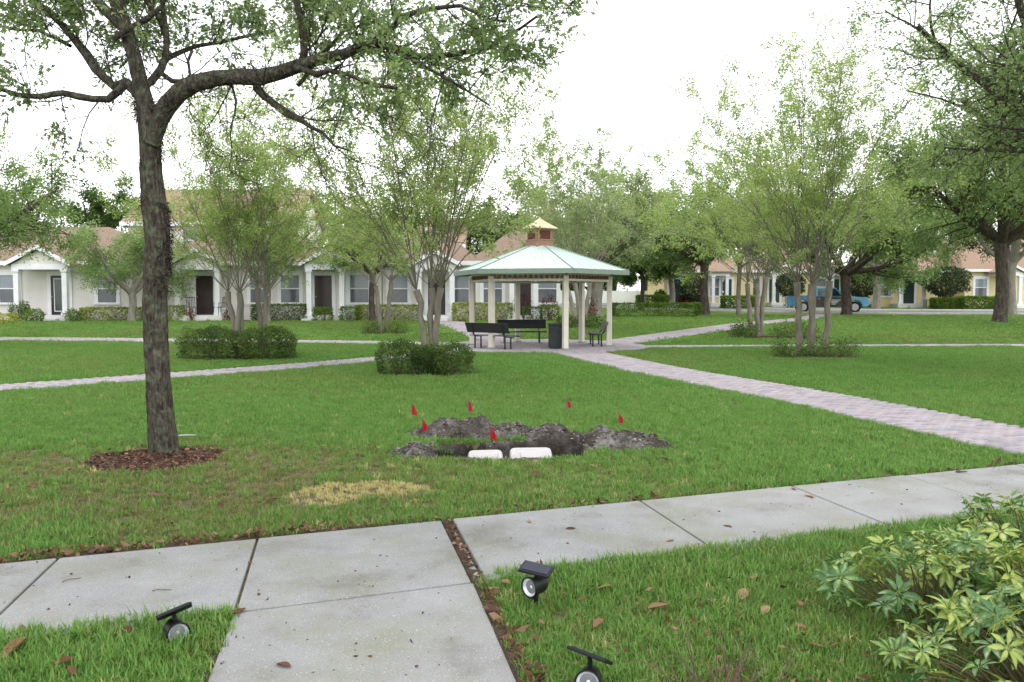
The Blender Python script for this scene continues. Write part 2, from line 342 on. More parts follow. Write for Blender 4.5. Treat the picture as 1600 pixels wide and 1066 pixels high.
def soil_strip(a, b, wv, label):
    a, b, wv = np.array(a), np.array(b), np.array(wv); n = 40; v = []
    for i in range(n+1):
        p = a + (b-a)*i/n; k = 1 + .5*math.sin(i*1.7) + .3*math.sin(i*4.1)
        v += [(*p, .012), (*(p + wv*k*.6), .018), (*(p + wv*k), .006)]
    tag(MB().add(v, [(3*i+j, 3*i+3+j, 3*i+4+j, 3*i+1+j) for i in range(n) for j in range(2)]).build('soil_edging', M['soil'], smooth=True), label, 'soil', kind='structure')
soil_strip(far_edge(-6), far_edge(-1.0), np.array([-U[1], U[0]])*.10, 'bare dark soil along the far edge of the left sidewalk')
soil_strip(far_edge(-1.0), far_edge(5.5), np.array([-U[1], U[0]])*.05, 'thin dark soil line along the far edge of the right sidewalk')
soil_strip(wb, wb + WV*2.2, U*.07, 'dark soil along the right edge of the front walk')
soil_strip(wa, wa + WV*2.2, -U*.05, 'dark soil along the left edge of the front walk')
soil_strip(far_edge(-.5), far_edge(-.5) + V*SWD, U*.06, 'soil filling the gap between two sidewalk slabs')

# ------------------------------------------------------------------ brick paths
def chaikin(p, n=3):
    p = np.array(p, float)
    for _ in range(n):
        q = [p[0]]
        for a, b in zip(p[:-1], p[1:]): q += [a*.75 + b*.25, a*.25 + b*.75]
        q.append(p[-1]); p = np.array(q)
    return p
def resample(p, step):
    d = np.r_[0, np.cumsum(np.linalg.norm(np.diff(p, axis=0), axis=1))]; s = np.arange(0, d[-1], step)
    return np.stack([np.interp(s, d, p[:, k]) for k in range(2)], 1), s
def strip_mesh(name, poly, w, dz, mat, par=None, n=6, step=.7):
    p, s = resample(chaikin(poly), step); t = nrm(np.gradient(p, axis=0)); nn = np.stack([-t[:, 1], t[:, 0]], 1)
    k = np.linspace(-w/2, w/2, n+1); v = (p[:, None] + nn[:, None]*k[None, :, None]).reshape(-1, 2)
    v = np.c_[v, g(v[:, 0], v[:, 1]) + dz]; m_ = n+1
    f = np.array([(i*m_+j, (i+1)*m_+j, (i+1)*m_+j+1, i*m_+j+1) for i in range(len(p)-1) for j in range(n)])[:, ::-1]
    return place(name, mkmesh(name, v, f, mat, True), par)
GZ = np.array([.92, 27.4]); PATIO_R = 3.6
PATHS = [  # label, centre line, width
 ('pinkish brick path curving from the gazebo to the sidewalk', [(6.6,6.9),(5.85,8.4),(5.5,10),(4.95,12.5),(4.1,15.4),(3.2,18.2),(2.5,21.5),(1.9,24.4)], 1.5),
 ('brick path running left of the gazebo past the near shrubs', [(-16,6.5),(-9.1,14.4),(-6.7,17.1),(-3.5,21.2),(-1.6,24.6)], 1.15),
 ('long brick path crossing the lawn in front of the white villas', [(-45,32.2),(-20,31.3),(-12,30.5),(-6,29.6),(-2.2,28.5)], 1.35),
 ('brick path from the villa porch down to the gazebo', [(-3.75,44.6),(-2.9,40),(-1.8,35.5),(-.6,30.6)], 1.35),
 ('narrow brick path running level to the right of the gazebo', [(3.2,26.9),(6,27.2),(14,27.8),(30,28.2),(60,29)], 1.1),
 ('brick path slanting up from the gazebo to the road', [(3.5,29),(5.4,32),(10.7,38.4),(16,46),(21.8,57.5)], 1.5)]
BR = np.array([(-.5,-.5,0),(.5,-.5,0),(.5,.5,0),(-.5,.5,0),(-.46,-.42,1),(.46,-.42,1),(.46,.42,1),(-.46,.42,1)], float)
BF = np.array([(4,5,6,7),(0,1,5,4),(1,2,6,5),(2,3,7,6),(3,0,4,7)])
def bricks_geo(C, T, rng, L=.197, B=.097, H=.035):
    """C centres (n,2), T unit direction of the long side (n,2)"""
    n = len(C); S = np.stack([-T[:, 1], T[:, 0]], 1); hz = H + rng.uniform(-.003, .004, n)
    v = np.zeros((n, 8, 3)); v[:, :, :2] = C[:, None] + BR[None, :, 0:1]*L*T[:, None] + BR[None, :, 1:2]*B*S[:, None]
    v[:, :, 2] = g(v[:, :, 0], v[:, :, 1]) + BR[None, :, 2]*hz[:, None]
    f = (np.arange(n)[:, None, None]*8 + BF[None]).reshape(-1, 4); return v.reshape(-1, 3), f
bmesh_one = mkmesh('paver', BR*np.array([.197,.097,.037]), BF, M['paver1'])
for pi_, (lab, poly, w) in enumerate(PATHS):
    par = strip_mesh('brick_path', poly, w, .008, M['sand']); tag(par, lab, 'path', kind='structure'); ORG[par.name] = np.zeros(3)
    p, s = resample(chaikin(poly), .1); t = nrm(np.gradient(p, axis=0)); nn = np.stack([-t[:, 1], t[:, 0]], 1)
    C, T = [], []
    for i in range(len(p)):
        off = .1*(i % 2); ks = np.arange(-w/2 + .1 - off*.999, w/2 - .04, .2)
        for k in ks:
            if k < -w/2 + .03: continue
            C.append(p[i] + nn[i]*k); T.append(nn[i])
    C, T = np.array(C), np.array(T)
    keep = np.linalg.norm(C - GZ, axis=1) > PATIO_R - .05
    if pi_ == 0: keep &= ((C - F0) @ np.array([-U[1], U[0]])) > .06        # ends at the sidewalk
    C, T = C[keep], T[keep]
    if pi_ == 0:
        inview = np.abs(C[:, 0]) < C[:, 1]*.64; d = np.where(inview, C[:, 1], 1e9); o = np.argsort(d); near, rest = o[:300], o[300:]
        for i in near:
            b = place('paver', bmesh_one, par, (C[i, 0], C[i, 1], float(g(*C[i])) + RNG.uniform(-.003, .003))); b.rotation_euler.z = math.atan2(T[i, 1], T[i, 0])
    else: rest = np.arange(len(C))
    v, f = bricks_geo(C[rest], T[rest], RNG); tint = np.repeat(RNG.random(len(rest)), 5)
    tag(place('pavers', mkmesh('pavers', v, f, M['paver'], tint=tint), par), kind='stuff')
th = np.linspace(0, 2*math.pi, 49)[:-1]
pat = MB().prism([(GZ[0] + PATIO_R*math.cos(a), GZ[1] + PATIO_R*math.sin(a)) for a in th], -.05, .009).build('brick_patio', M['sand'])
tag(pat, 'round brick patio under the gazebo', 'patio', kind='structure'); ORG[pat.name] = np.zeros(3)
gx, gy = np.meshgrid(np.arange(-18, 19), np.arange(-36, 37)); C = np.stack([gx*.2 + .1*(gy % 2), gy*.1], -1).reshape(-1, 2)
C = C[np.linalg.norm(C, axis=1) < PATIO_R - .06] @ rotz(.3)[:2, :2].T + GZ
v, f = bricks_geo(C, np.tile(rotz(.3)[:2, 0], (len(C), 1)), RNG)
tag(place('pavers', mkmesh('pavers', v, f, M['paver'], tint=np.repeat(RNG.random(len(C)), 5)), pat), kind='stuff')

# ------------------------------------------------------------------ road
ROAD = [(-14,82),(2,78),(12,73),(20,65),(30,61.6),(60,61),(140,61)]; RW = 6.4
tag(strip_mesh('road', ROAD, RW, .02, M['asphalt'], n=10, step=1.2), 'pale grey residential road in front of the yellow villas', 'road', kind='structure')
def offset_line(poly, d):
    p, s = resample(chaikin(poly), 1.0); t = nrm(np.gradient(p, axis=0)); return p + np.stack([-t[:, 1], t[:, 0]], 1)*d
for sgn, lab in ((1, 'low concrete kerb along the villa side of the road'), (-1, 'low concrete kerb along the park side of the road')):
    p = offset_line(ROAD, sgn*(RW/2 + .1)); t = nrm(np.gradient(p, axis=0)); nn = np.stack([-t[:, 1], t[:, 0]], 1); prof = [(-.12,-.1),(-.12,.12),(.12,.13),(.12,-.1)]
    v = np.array([[*(p[i] + nn[i]*a), g(*p[i]) + z] for i in range(len(p)) for a, z in prof])
    f = np.array([(i*4+j, i*4+(j+1), (i+1)*4+(j+1), (i+1)*4+j) for i in range(len(p)-1) for j in range(3)])
    tag(place('kerb', mkmesh('kerb', v, f, M['kerb'])), lab, 'kerb', kind='structure')

# ------------------------------------------------------------------ dug-up patch with soil heaps
def bump2(x, y, cx, cy, rx, ry, rot=0, p=1.6):
    c, s = math.cos(rot), math.sin(rot); u = ((x-cx)*c + (y-cy)*s)/rx; v = (-(x-cx)*s + (y-cy)*c)/ry
    return np.clip(1 - (u*u + v*v), 0, 1)**p
def dirtmask(x, y):                                  # >0 where bare soil lies
    y = y + .22
    n = fbm(x*2.2 + 5, y*2.2 + 9, 4)
    m = np.maximum.reduce([bump2(x, y, -.52, 9.75, .80, .48, .05, 1), bump2(x, y, .92, 9.1, .95, .42, -.12, 1), bump2(x, y, .42, 9.55, .3, .3, 0, 1),
                           bump2(x, y, -.78, 8.62, .55, .36, .1, 1), bump2(x, y, .0, 8.75, .95, .62, .08, 1), bump2(x, y, .25, 9.9, .45, .3, 0, 1)])
    return m + n*.35 - .13
def pit_h(x, y0):
    y = y0 + .22
    n = fbm(x*5, y*5, 5)
    h = .27*bump2(x, y, -.5, 9.78, .75, .42, .05, .9) + .20*bump2(x, y, .95, 9.12, .85, .36, -.12, .8) + .20*bump2(x, y, .42, 9.62, .32, .32, 0, 1.1)
    h = h + .15*bump2(x, y, -.78, 8.62, .48, .3, .1, .9) + .04*bump2(x, y, .25, 9.95, .4, .28)
    h = h*(.56 + 1.4*n) + .11*np.clip(h*8, 0, 1)*fbm(x*8 + 3, y*8, 4)
    dm = np.clip(dirtmask(x, y0)*4, 0, 1)
    h = h*dm + dm*(.05*fbm(x*16, y*16, 4) + .012)
    hole = sm(0, 1, np.clip((1.0 - np.maximum(np.abs((x + .04 + .12*n)/.80)**2.2, np.abs((y - 8.78 - .1*n)/.46)**2.2))*4.0, 0, 1))
    h = h*(1 - hole) - .42*hole*(1 + .3*n)
    edge = np.minimum.reduce([x-PX0, PX1-x, y0-PY0, PY1-y0]); return h*np.clip(edge*4, 0, 1)
nxp, nyp = 220, 210; px_, py_ = np.meshgrid(np.linspace(PX0, PX1, nxp), np.linspace(PY0, PY1, nyp)); pz_ = pit_h(px_, py_)
idx = np.arange(nxp*nyp).reshape(nyp, nxp); f = np.stack([idx[:-1, :-1], idx[:-1, 1:], idx[1:, 1:], idx[1:, :-1]], -1).reshape(-1, 4)
def dirtm():
    m, t, p, out = newmat('grey_sandy_soil'); p.inputs['Roughness'].default_value = 1; p.inputs['Specular IOR Level'].default_value = .05
    tc = t.nodes.new('ShaderNodeTexCoord'); n = N(t, 'ShaderNodeTexNoise', Scale=3.2, Detail=9, Roughness=.72); t.links.new(tc.outputs['Object'], n.inputs['Vector'])
    r = ramp(t, [(.34, (.036,.03,.026)), (.48, (.082,.072,.064)), (.58, (.17,.157,.146)), (.7, (.31,.295,.28))]); t.links.new(n.outputs[0], r.inputs[0])
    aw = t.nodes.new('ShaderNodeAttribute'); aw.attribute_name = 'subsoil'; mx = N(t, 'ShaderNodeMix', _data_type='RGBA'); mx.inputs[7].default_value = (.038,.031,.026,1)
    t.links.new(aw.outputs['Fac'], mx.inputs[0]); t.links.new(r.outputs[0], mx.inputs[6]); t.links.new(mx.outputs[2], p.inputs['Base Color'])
    n2 = N(t, 'ShaderNodeTexNoise', Scale=45, Detail=5, Roughness=.7); t.links.new(tc.outputs['Object'], n2.inputs['Vector'])
    b = N(t, 'ShaderNodeBump', Strength=1.0, Distance=.03); t.links.new(n2.outputs[0], b.inputs['Height']); t.links.new(b.outputs[0], p.inputs['Normal']); return m
M['dirt'] = dirtm()
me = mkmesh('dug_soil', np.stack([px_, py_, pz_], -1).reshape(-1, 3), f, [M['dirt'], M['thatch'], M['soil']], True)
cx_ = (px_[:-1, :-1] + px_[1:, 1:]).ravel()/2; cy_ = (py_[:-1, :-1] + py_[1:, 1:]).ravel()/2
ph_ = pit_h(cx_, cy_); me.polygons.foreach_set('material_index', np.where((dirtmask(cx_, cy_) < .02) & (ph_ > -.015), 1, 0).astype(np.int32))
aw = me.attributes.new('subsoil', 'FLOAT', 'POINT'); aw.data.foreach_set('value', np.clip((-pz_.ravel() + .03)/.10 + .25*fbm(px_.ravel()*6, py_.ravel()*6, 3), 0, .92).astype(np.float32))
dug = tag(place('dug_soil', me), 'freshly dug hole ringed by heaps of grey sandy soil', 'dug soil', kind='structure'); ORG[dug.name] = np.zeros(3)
OCT = np.array([(1,0,0),(-1,0,0),(0,1,0),(0,-1,0),(0,0,1),(0,0,-1)], float); OCF = np.array([(0,2,4),(2,1,4),(1,3,4),(3,0,4),(2,0,5),(1,2,5),(3,1,5),(0,3,5)])
def clods(n, xr, yr, size, ok, zf, rng, mat, name, par, flat=1.0):
    P = np.stack([rng.uniform(*xr, n), rng.uniform(*yr, n)], 1); P = P[ok(P[:, 0], P[:, 1])]; k = len(P)
    s = rng.gamma(2.0, size/2, k).clip(size*.3, size*2.0); v = OCT[None]*(s[:, None, None]*rng.uniform(.6, 1.05, (k, 6, 1)))*np.array([1, 1, .6]) + rng.normal(0, .18, (k, 6, 3))*s[:, None, None]
    a = rng.uniform(0, 6.28, k); ca, sa = np.cos(a)[:, None], np.sin(a)[:, None]
    v = np.stack([v[..., 0]*ca - v[..., 1]*sa, v[..., 0]*sa + v[..., 1]*ca, v[..., 2]*flat], -1)
    v += np.c_[P, zf(P[:, 0], P[:, 1])][:, None]
    f = (np.arange(k)[:, None, None]*6 + OCF[None]).reshape(-1, 3)
    o = place(name, mkmesh(name, v.reshape(-1, 3), f, mat, tint=np.repeat(rng.random(k), 8)), par); o['kind'] = 'stuff'; return o
clods(15000, (-2.0, 2.2), (7.6, 10.5), .012, lambda x, y: dirtmask(x, y) + RNG.normal(0, .10, len(x)) > .0, pit_h, RNG, M['clod'], 'soil_clods', dug)
clods(1500, (-1.8, 2.0), (7.7, 10.3), .024, lambda x, y: (dirtmask(x, y) > .06) & (pit_h(x, y) > .03), pit_h, RNG, M['clod'], 'soil_clods', dug)
def rounded_lid(cx, cy, w, d, rot, z, label):
    o_ = thing('plastic_lid', label, 'plastic lid', (cx, cy, z-.3)); R = rotz(rot)
    def ring(sx, sy, rad, zz, n=6):
        q = []
        for qx, qy, a0 in ((1,1,0),(-1,1,90),(-1,-1,180),(1,-1,270)):
            for k in range(n+1):
                a = math.radians(a0 + 90*k/n); q.append(R @ np.array([qx*(sx-rad) + rad*math.cos(a), qy*(sy-rad) + rad*math.sin(a), 0]) + np.array([cx, cy, zz + .10*(0)]))
        return q
    rings = [ring(w/2, d/2, .06, z-.3), ring(w/2, d/2, .06, z-.03), ring(w/2-.012, d/2-.012, .055, z-.006), ring(w/2-.04, d/2-.04, .04, z), ring(w/2-.07, d/2-.07, .03, z-.012)]
    n = len(rings[0]); v = [p for r_ in rings for p in r_]; fq = [(j*n+i, j*n+(i+1) % n, (j+1)*n+(i+1) % n, (j+1)*n+i) for j in range(4) for i in range(n)] + [tuple(range(4*n, 5*n))]
    v = [np.array(p) + np.array([0, 0, (p[1]-cy)*.22 if p[2] > z-.1 else 0]) for p in v]
    MB().add(v, fq).build('shell', M['plast'], o_, smooth=False); 
    MB().obox((cx, cy, z+.0), (w*.5, d*.3, .012), R @ rotx(.215)).build('raised_panel', M['plast'], o_, bevel=.005)
rounded_lid(-.27, 8.32, .36, .42, .06, -.02, 'white plastic lid at the left in the dug hole')
rounded_lid(.20, 8.38, .44, .44, .03, -.01, 'larger white plastic lid at the right in the dug hole')

def flag(px, py_top, base, label, mat='red', hgt=None, s=1.0, turn=0.3):
    x, y = base; z0 = float(g(x, y)); 
    if PX0 < x < PX1 and PY0 < y < PY1: z0 = float(pit_h(np.array([x]), np.array([y]))[0])
    top = pt(px, py_top, y)[2]
    o_ = thing('marker_flag', label, 'marker flag', (x, y, z0), 'small marker flags in the lawn')
    MB().cyl((x, y, z0-.05), (x, y, top), .0022*s, n=6).build('wire_stake', M['wire'], o_)
    v, f = [], []; n = 5; c_, s_ = math.cos(turn), math.sin(turn)
    for i in range(n+1):
        u = i/n*.062*s; w_ = .012*s*math.sin(i*1.5 + px)
        for z in (top - 1.75*u, top - .135*s - .25*u*(1 + .5*math.sin(px))):
            v.append((x + u*c_ - w_*s_, y + u*s_ + w_*c_, z)); 
    fl = MB().add(v, [(2*i, 2*i+2, 2*i+3, 2*i+1) for i in range(n)]).build('flag_sheet', M[mat], o_)
    sd = fl.modifiers.new('thick', 'SOLIDIFY'); sd.thickness = .001
for (px, py, b, lab, s, tn) in [
    (642, 629, (-1.29,10.5), 'red marker flag farthest left on the lawn behind the soil heaps', 1.15, .5),
    (730, 624, (-.58,10.9), 'red marker flag on the lawn behind the left soil heap', 1.15, .7),
    (884, 618, (.75,11.2), 'red marker flag on the lawn behind the gap between soil heaps', 1.25, .7),
    (966, 641, (1.32,10.1), 'red marker flag farthest right behind the right soil heap', 1.2, .5),
    (659, 653, (-1.03,9.35), 'red marker flag at the left end of the back soil heap', 1.25, .5),
    (766, 665, (-.24,9.05), 'largest red marker flag standing over the dug hole', 1.35, .35)]:
    flag(px, py, b, lab, s=s, turn=tn)
M['yflag'] = pmat('yellow_flag_vinyl', (.75,.5,.03), None, rough=.5); M['bflag'] = pmat('blue_flag_vinyl', (.05,.3,.6), None, rough=.5)
flag(1395, 489, at(1396, 496), 'tiny yellow marker flag on the far lawn by the road', 'yflag', s=1.8)
flag(1516, 478, at(1517, 483), 'tiny blue marker flag in front of the clipped hedge', 'bflag', s=2.0)

# ------------------------------------------------------------------ villas
def window(par, xc, y, z0, w=1.0, h=1.45, trim=.2, side='f'):
    fr = MB()
    fr.box(xc-w/2-trim, xc-w/2, y-.06, y+.05, z0-.02, z0+h+.02).box(xc+w/2, xc+w/2+trim, y-.06, y+.05, z0-.02, z0+h+.02)
    fr.box(xc-w/2-trim, xc+w/2+trim, y-.07, y+.05, z0+h+.021, z0+h+.24).box(xc-w/2-trim-.05, xc+w/2+trim+.05, y-.1, y+.05, z0+h+.241, z0+h+.3)
    wd = fr.build('window', M['white'], par)
    MB().box(xc-w/2-trim-.04, xc+w/2+trim+.04, y-.12, y+.05, z0-.14, z0-.021).build('sill', M['white'], wd)
    MB().box(xc-w/2, xc+w/2, y-.03, y+.05, z0+h*.49, z0+h*.53).build('sash_rail', M['white'], wd)
    MB().box(xc-w/2, xc+w/2, y-.012, y+.05, z0+h*.5301, z0+h+.02).build('pane', M['pane_up'], wd)
    MB().box(xc-w/2, xc+w/2, y-.012, y+.05, z0-.02, z0+h*.4899).build('pane', M['pane_lo'], wd)
def column(par, x, y, z0, z1, s=.26):
    c = MB().box(x-s/2, x+s/2, y-s/2, y+s/2, z0+.15, z1-.12).build('column', M['white'], par)
    MB().box(x-s/2-.05, x+s/2+.05, y-s/2-.05, y+s/2+.05, z0, z0+.15).build('column_base', M['white'], c)
    MB().box(x-s/2-.05, x+s/2+.05, y-s/2-.05, y+s/2+.05, z1-.12, z1).build('column_capital', M['white'], c)
def porch(par, xa, xb, y, zg, zf, zt, dx, door='door', glass=False, gable=True, depth=1.5, mroof='shingle', dw=.95, dh=2.15, dwt=True):
    yf = y - depth
    column(par, xa, yf+.15, zf, zt); column(par, xb, yf+.15, zf, zt)
    b = MB().box(xa-.2, xb+.2, yf, yf+.3, zt, zt+.28); b.box(xa-.2, xa+.1, yf+.301, y-.01, zt, zt+.28); b.box(xb-.1, xb+.2, yf+.301, y-.01, zt, zt+.28)
    b.build('porch_beam', M['white'], par)
    MB().box(xa-.1, xb+.1, yf+.3, y-.01, zt+.285, zt+.32).build('porch_ceiling', M['white'], par)
    MB().box(xa-.25, xb+.25, yf-.05, y, zg-.3, zf).build('porch_floor', M['step'], par)
    MB().box(dx-.75, dx+.75, yf-.4, yf-.051, zg-.2, zf-.17).build('step', M['step'], par)
    xm = (xa+xb)/2; hw = (xb-xa)/2 + .45; zr = zt + .28
    if gable:
        pk = zr + hw*.52
        ro = MB().add([(xm-hw, yf-.2, zr+.05), (xm, yf-.2, pk+.05), (xm+hw, yf-.2, zr+.05), (xm-hw, y+2.2, zr+.05), (xm, y+2.2, pk+.05), (xm+hw, y+2.2, zr+.05),
                       (xm-hw, yf-.2, zr-.05), (xm, yf-.2, pk-.05), (xm+hw, yf-.2, zr-.05), (xm-hw, y+2.2, zr-.05), (xm, y+2.2, pk-.05), (xm+hw, y+2.2, zr-.05)],
                      [(0,1,4,3),(1,2,5,4),(6,9,10,7),(7,10,11,8),(0,6,7,1),(1,7,8,2),(0,3,9,6),(2,8,11,5),(3,4,10,9),(4,5,11,10)]).build('porch_roof', M[mroof], par)
        rk = MB()
        for s_ in (-1, 1):
            rk.add([(xm+s_*hw, yf-.24, zr-.12), (xm+s_*hw, yf-.24, zr+.1), (xm, yf-.24, pk+.1), (xm, yf-.24, pk-.12), (xm+s_*hw, yf-.205, zr-.12), (xm+s_*hw, yf-.205, zr+.1), (xm, yf-.205, pk+.1), (xm, yf-.205, pk-.12)],
                   [(0,1,2,3),(7,6,5,4),(0,4,5,1),(1,5,6,2),(2,6,7,3),(3,7,4,0)])
        rk.build('rake_board', M['white'], ro)
        MB().prism([(xm-hw+.25, zr+.002), (xm+hw-.25, zr+.002), (xm, pk-.14)], yf+.05, yf+.12, 'y').build('pediment', M['stucco'] if mroof == 'shingle' else M['yellow'], par)
    else:
        MB().add([(xa-.4,yf-.2,zr),(xb+.4,yf-.2,zr),(xb+.4,y+.4,zr+.75),(xa-.4,y+.4,zr+.75),(xa-.4,yf-.2,zr+.1),(xb+.4,yf-.2,zr+.1),(xb+.4,y+.4,zr+.85),(xa-.4,y+.4,zr+.85)],
                 [(3,2,1,0),(4,5,6,7),(0,1,5,4),(1,2,6,5),(2,3,7,6),(3,0,4,7)]).build('porch_roof', M[mroof], par)
    # door
    d = MB().box(dx-dw/2, dx+dw/2, y-.05, y+.05, zf, zf+dh).build('door', M[door], par)
    if glass:
        MB().box(dx-.27, dx+.27, y-.07, y-.045, zf+.22, zf+1.95).build('glass_panel', M['doorglass'], d)
        fr = MB()
        for q in ((dx-.31,dx-.27,zf+.18,zf+1.99),(dx+.27,dx+.31,zf+.18,zf+1.99),(dx-.269,dx+.269,zf+.18,zf+.22),(dx-.269,dx+.269,zf+1.95,zf+1.99)): fr.box(q[0],q[1],y-.085,y-.045,q[2],q[3])
        fr.build('glass_trim', M['white'], d)
    else:
        for (a, b_) in ((.2,.95),(1.1,1.95)):
            for s_ in (-1, 1): MB().box(dx+s_*.22-.15, dx+s_*.22+.15, y-.062, y-.045, zf+a, zf+b_).build('door_panel', M[door], d, bevel=.01)
    MB().lathe((dx-dw/2+.08, y-.1, zf+1.0), [(0,-.04),(.03,-.025),(.035,0),(.03,.025),(0,.04)], 10).build('handle', M['brass'], d, smooth=True)
    t = MB().box(dx-dw/2-.2, dx-dw/2, y-.08, y+.05, zf, zf+dh).box(dx+dw/2, dx+dw/2+.2, y-.08, y+.05, zf, zf+dh).box(dx-dw/2-.2, dx+dw/2+.2, y-.085, y+.05, zf+dh+.001, zf+dh+.22)
    t.build('door_trim', M['white'], par)
def hip(x0, x1, y0, y1, z, zr, inset=None, th=.14):
    ym = (y0+y1)/2; ins = (y1-y0)/2 if inset is None else inset
    if inset is None and x1-x0 < 2*ins: ins = (x1-x0)/2 - .05
    v = [(x0,y0,z),(x1,y0,z),(x1,y1,z),(x0,y1,z),(x0+ins,ym,zr),(x1-ins,ym,zr)]
    v += [(a, b, c-th) for a, b, c in v[:4]]
    return MB().add(v, [(0,1,5,4),(1,2,5),(2,3,4,5),(3,0,4),(6,7,1,0),(7,8,2,1),(8,9,3,2),(9,6,0,3),(9,8,7,6)])
HY = 45.0
def villa(label, x0, x1, y, wall, eave, ridge, wins, porches, depth=9, mroof='shingle', roofx=None, zoff=0, low=None, inset=None):
    z0 = float(g((x0+x1)/2, y)) + zoff
    o = thing('villa', label, 'house', ((x0+x1)/2, y, z0))
    w = MB().box(x0, x1, y, y+depth, z0-.4, z0+eave); w.build('wall', M[wall], o)
    rx0, rx1 = roofx or (x0-.45, x1+.45)
    r = hip(rx0, rx1, y-.45, y+depth+.45, z0+eave+.16, z0+ridge, inset).build('roof', M[mroof], o)
    MB().box(rx0-.02, rx1+.02, y-.5, y-.455, z0+eave-.03, z0+eave+.2).build('fascia', M['white'], r)
    MB().box(rx0+.03, rx1-.03, y-.45, y-.005, z0+eave-.028, z0+eave+.015).build('soffit', M['white'], r)
    for xc in wins: window(o, xc, y, z0+1.02)
    for p in porches: porch(o, p[0], p[1], y, z0, z0+.32, z0+2.75, p[2], mroof=mroof, **(p[3] if len(p) > 3 else {}))
    return o
X_ = lambda p: wx(p, HY)
villa('cream villa with glass door, white porch and gable at far left', X_(-190), X_(240), HY, 'stucco', 3.05, 5.5, [X_(16), X_(169)], [(X_(51.5), X_(124.5), X_(95.5), dict(glass=True))])
villa('cream villa whose dark door sits behind two porch chairs', X_(241), X_(482), HY+.3, 'stucco', 3.05, 5.6, [X_(404), X_(452)], [(X_(291), X_(352), X_(318))], inset=3)
villa('cream villa with small porch left of the slender dark trunk', X_(483), X_(596), HY, 'stucco', 3.05, 5.4, [X_(562)], [(X_(493.5), X_(543), X_(506))])
villa('cream villa partly hidden behind the big myrtle and hedge', X_(597), X_(742), HY+.25, 'stucco', 3.05, 5.6, [X_(622), X_(718)], [(X_(659), X_(709), X_(682))])
villa('end cream villa seen through the gazebo posts', X_(743), X_(874), HY, 'stucco', 3.05, 5.5, [X_(770), X_(855)], [(X_(800), X_(836), X_(816), dict(gable=True))])
def tall(label, x0, x1, y, wall, eave, ridge, mroof, wins=()):
    z0 = float(g(x0, y)); o = thing('tall_house', label, 'house', ((x0+x1)/2, y, z0)); yd = 8
    MB().box(x0, x1, y, y+yd, z0-.4, z0+eave).build('wall', M[wall], o)
    ym = y+yd/2
    v = [(x0-.3,y-.5,z0+eave-.1),(x1+.3,y-.5,z0+eave-.1),(x1+.3,ym,z0+ridge),(x0-.3,ym,z0+ridge),(x1+.3,y+yd+.5,z0+eave-.1),(x0-.3,y+yd+.5,z0+eave-.1)]
    v += [(a,b,c-.2) for a,b,c in v]
    r = MB().add(v, [(0,1,2,3),(3,2,4,5),(9,8,7,6),(11,10,8,9),(0,6,7,1),(5,4,10,11),(0,3,9,6),(3,5,11,9),(1,7,8,2),(2,8,10,4)]).build('roof', M[mroof], o)
    MB().box(x0-.3, x1+.3, y-.56, y-.505, z0+eave-.34, z0+eave-.06).build('fascia', M['white'], r)
    for xg in (x0, x1): MB().prism([(y, z0+eave), (y+yd, z0+eave), (ym, z0+ridge-.35)], xg, xg + (.15 if xg == x0 else -.15), 'x').build('gable_wall', M[wall], o)
    for xc in wins: window(o, xc, y, z0+4.4, .95, 1.4)
tall('two-storey cream house with brown roof behind the left villas', wx(203, 56), wx(462, 56), 56, 'stucco', 6.4, 9.1, 'shingle2', [wx(300, 56), wx(380, 56)])
tall('two-storey cream house with orange roof behind the myrtle', wx(545, 58), wx(722, 58), 58, 'stucco', 5.0, 7.2, 'shingle2', [wx(600, 58), wx(680, 58)])
RY = 74.0; R_ = lambda p: wx(p, RY)
villa('yellow villa with twin porches left of the far oaks', R_(1037), R_(1176), RY, 'yellow', 3.1, 6.0, [R_(1118)], [(R_(1043), R_(1061), R_(1054), dict(door='gdoor', gable=True)), (R_(1108), R_(1129), R_(1134), dict(door='gdoor', gable=False))], mroof='shingle2')
villa('yellow villa behind the parked pickup', R_(1178), R_(1330), RY+1.5, 'yellow', 3.1, 6.2, [R_(1185), R_(1290)], [(R_(1209), R_(1240), R_(1217), dict(door='gdoor')), (R_(1300), R_(1322), R_(1312), dict(door='gdoor', gable=False))], mroof='shingle2')
villa('yellow villa with white columned porch right of the pickup', R_(1362), R_(1462), RY-1, 'yellow', 3.1, 5.8, [R_(1374)], [(R_(1386), R_(1422), R_(1410), dict(door='gdoor', gable=False)), ], mroof='shingle2')
villa('yellow villa with pediment porch behind the right oak', R_(1487), R_(1640), RY-2, 'yellow', 3.15, 6.6, [R_(1511)], [(R_(1524), R_(1556), R_(1548), dict(door='gdoor'))], mroof='shingle2', inset=2.2)
tall('taller yellow house rising behind the clipped dome tree', wx(1440, 84), wx(1500, 84), 84, 'yellow', 5.4, 6.8, 'shingle2')

# white vinyl fence
fy = 84.0; fx0, fx1 = wx(852, fy), wx(1052, fy); z0 = float(g(0, fy))
fen = thing('vinyl_fence', 'long white vinyl fence beyond the gazebo', 'fence', ((fx0+fx1)/2, fy, z0)); nP = 7
for i in range(nP+1):
    x = fx0 + (fx1-fx0)*i/nP; pst = MB().box(x-.07, x+.07, fy-.07, fy+.07, z0-.1, z0+1.36).build('post', M['fence'], fen)
    MB().prism([(x-.09, fy-.09), (x+.09, fy-.09), (x+.09, fy+.09), (x-.09, fy+.09)], z0+1.361, z0+1.41).build('post_cap', M['fence'], pst)
    if i < nP:
        xa, xb = x+.071, fx0 + (fx1-fx0)*(i+1)/nP - .071
        MB().box(xa, xb, fy-.02, fy+.02, z0+.05, z0+1.2).build('panel', M['fence'], fen)
        MB().box(xa, xb, fy-.035, fy+.035, z0+1.201, z0+1.3).build('top_rail', M['fence'], fen)

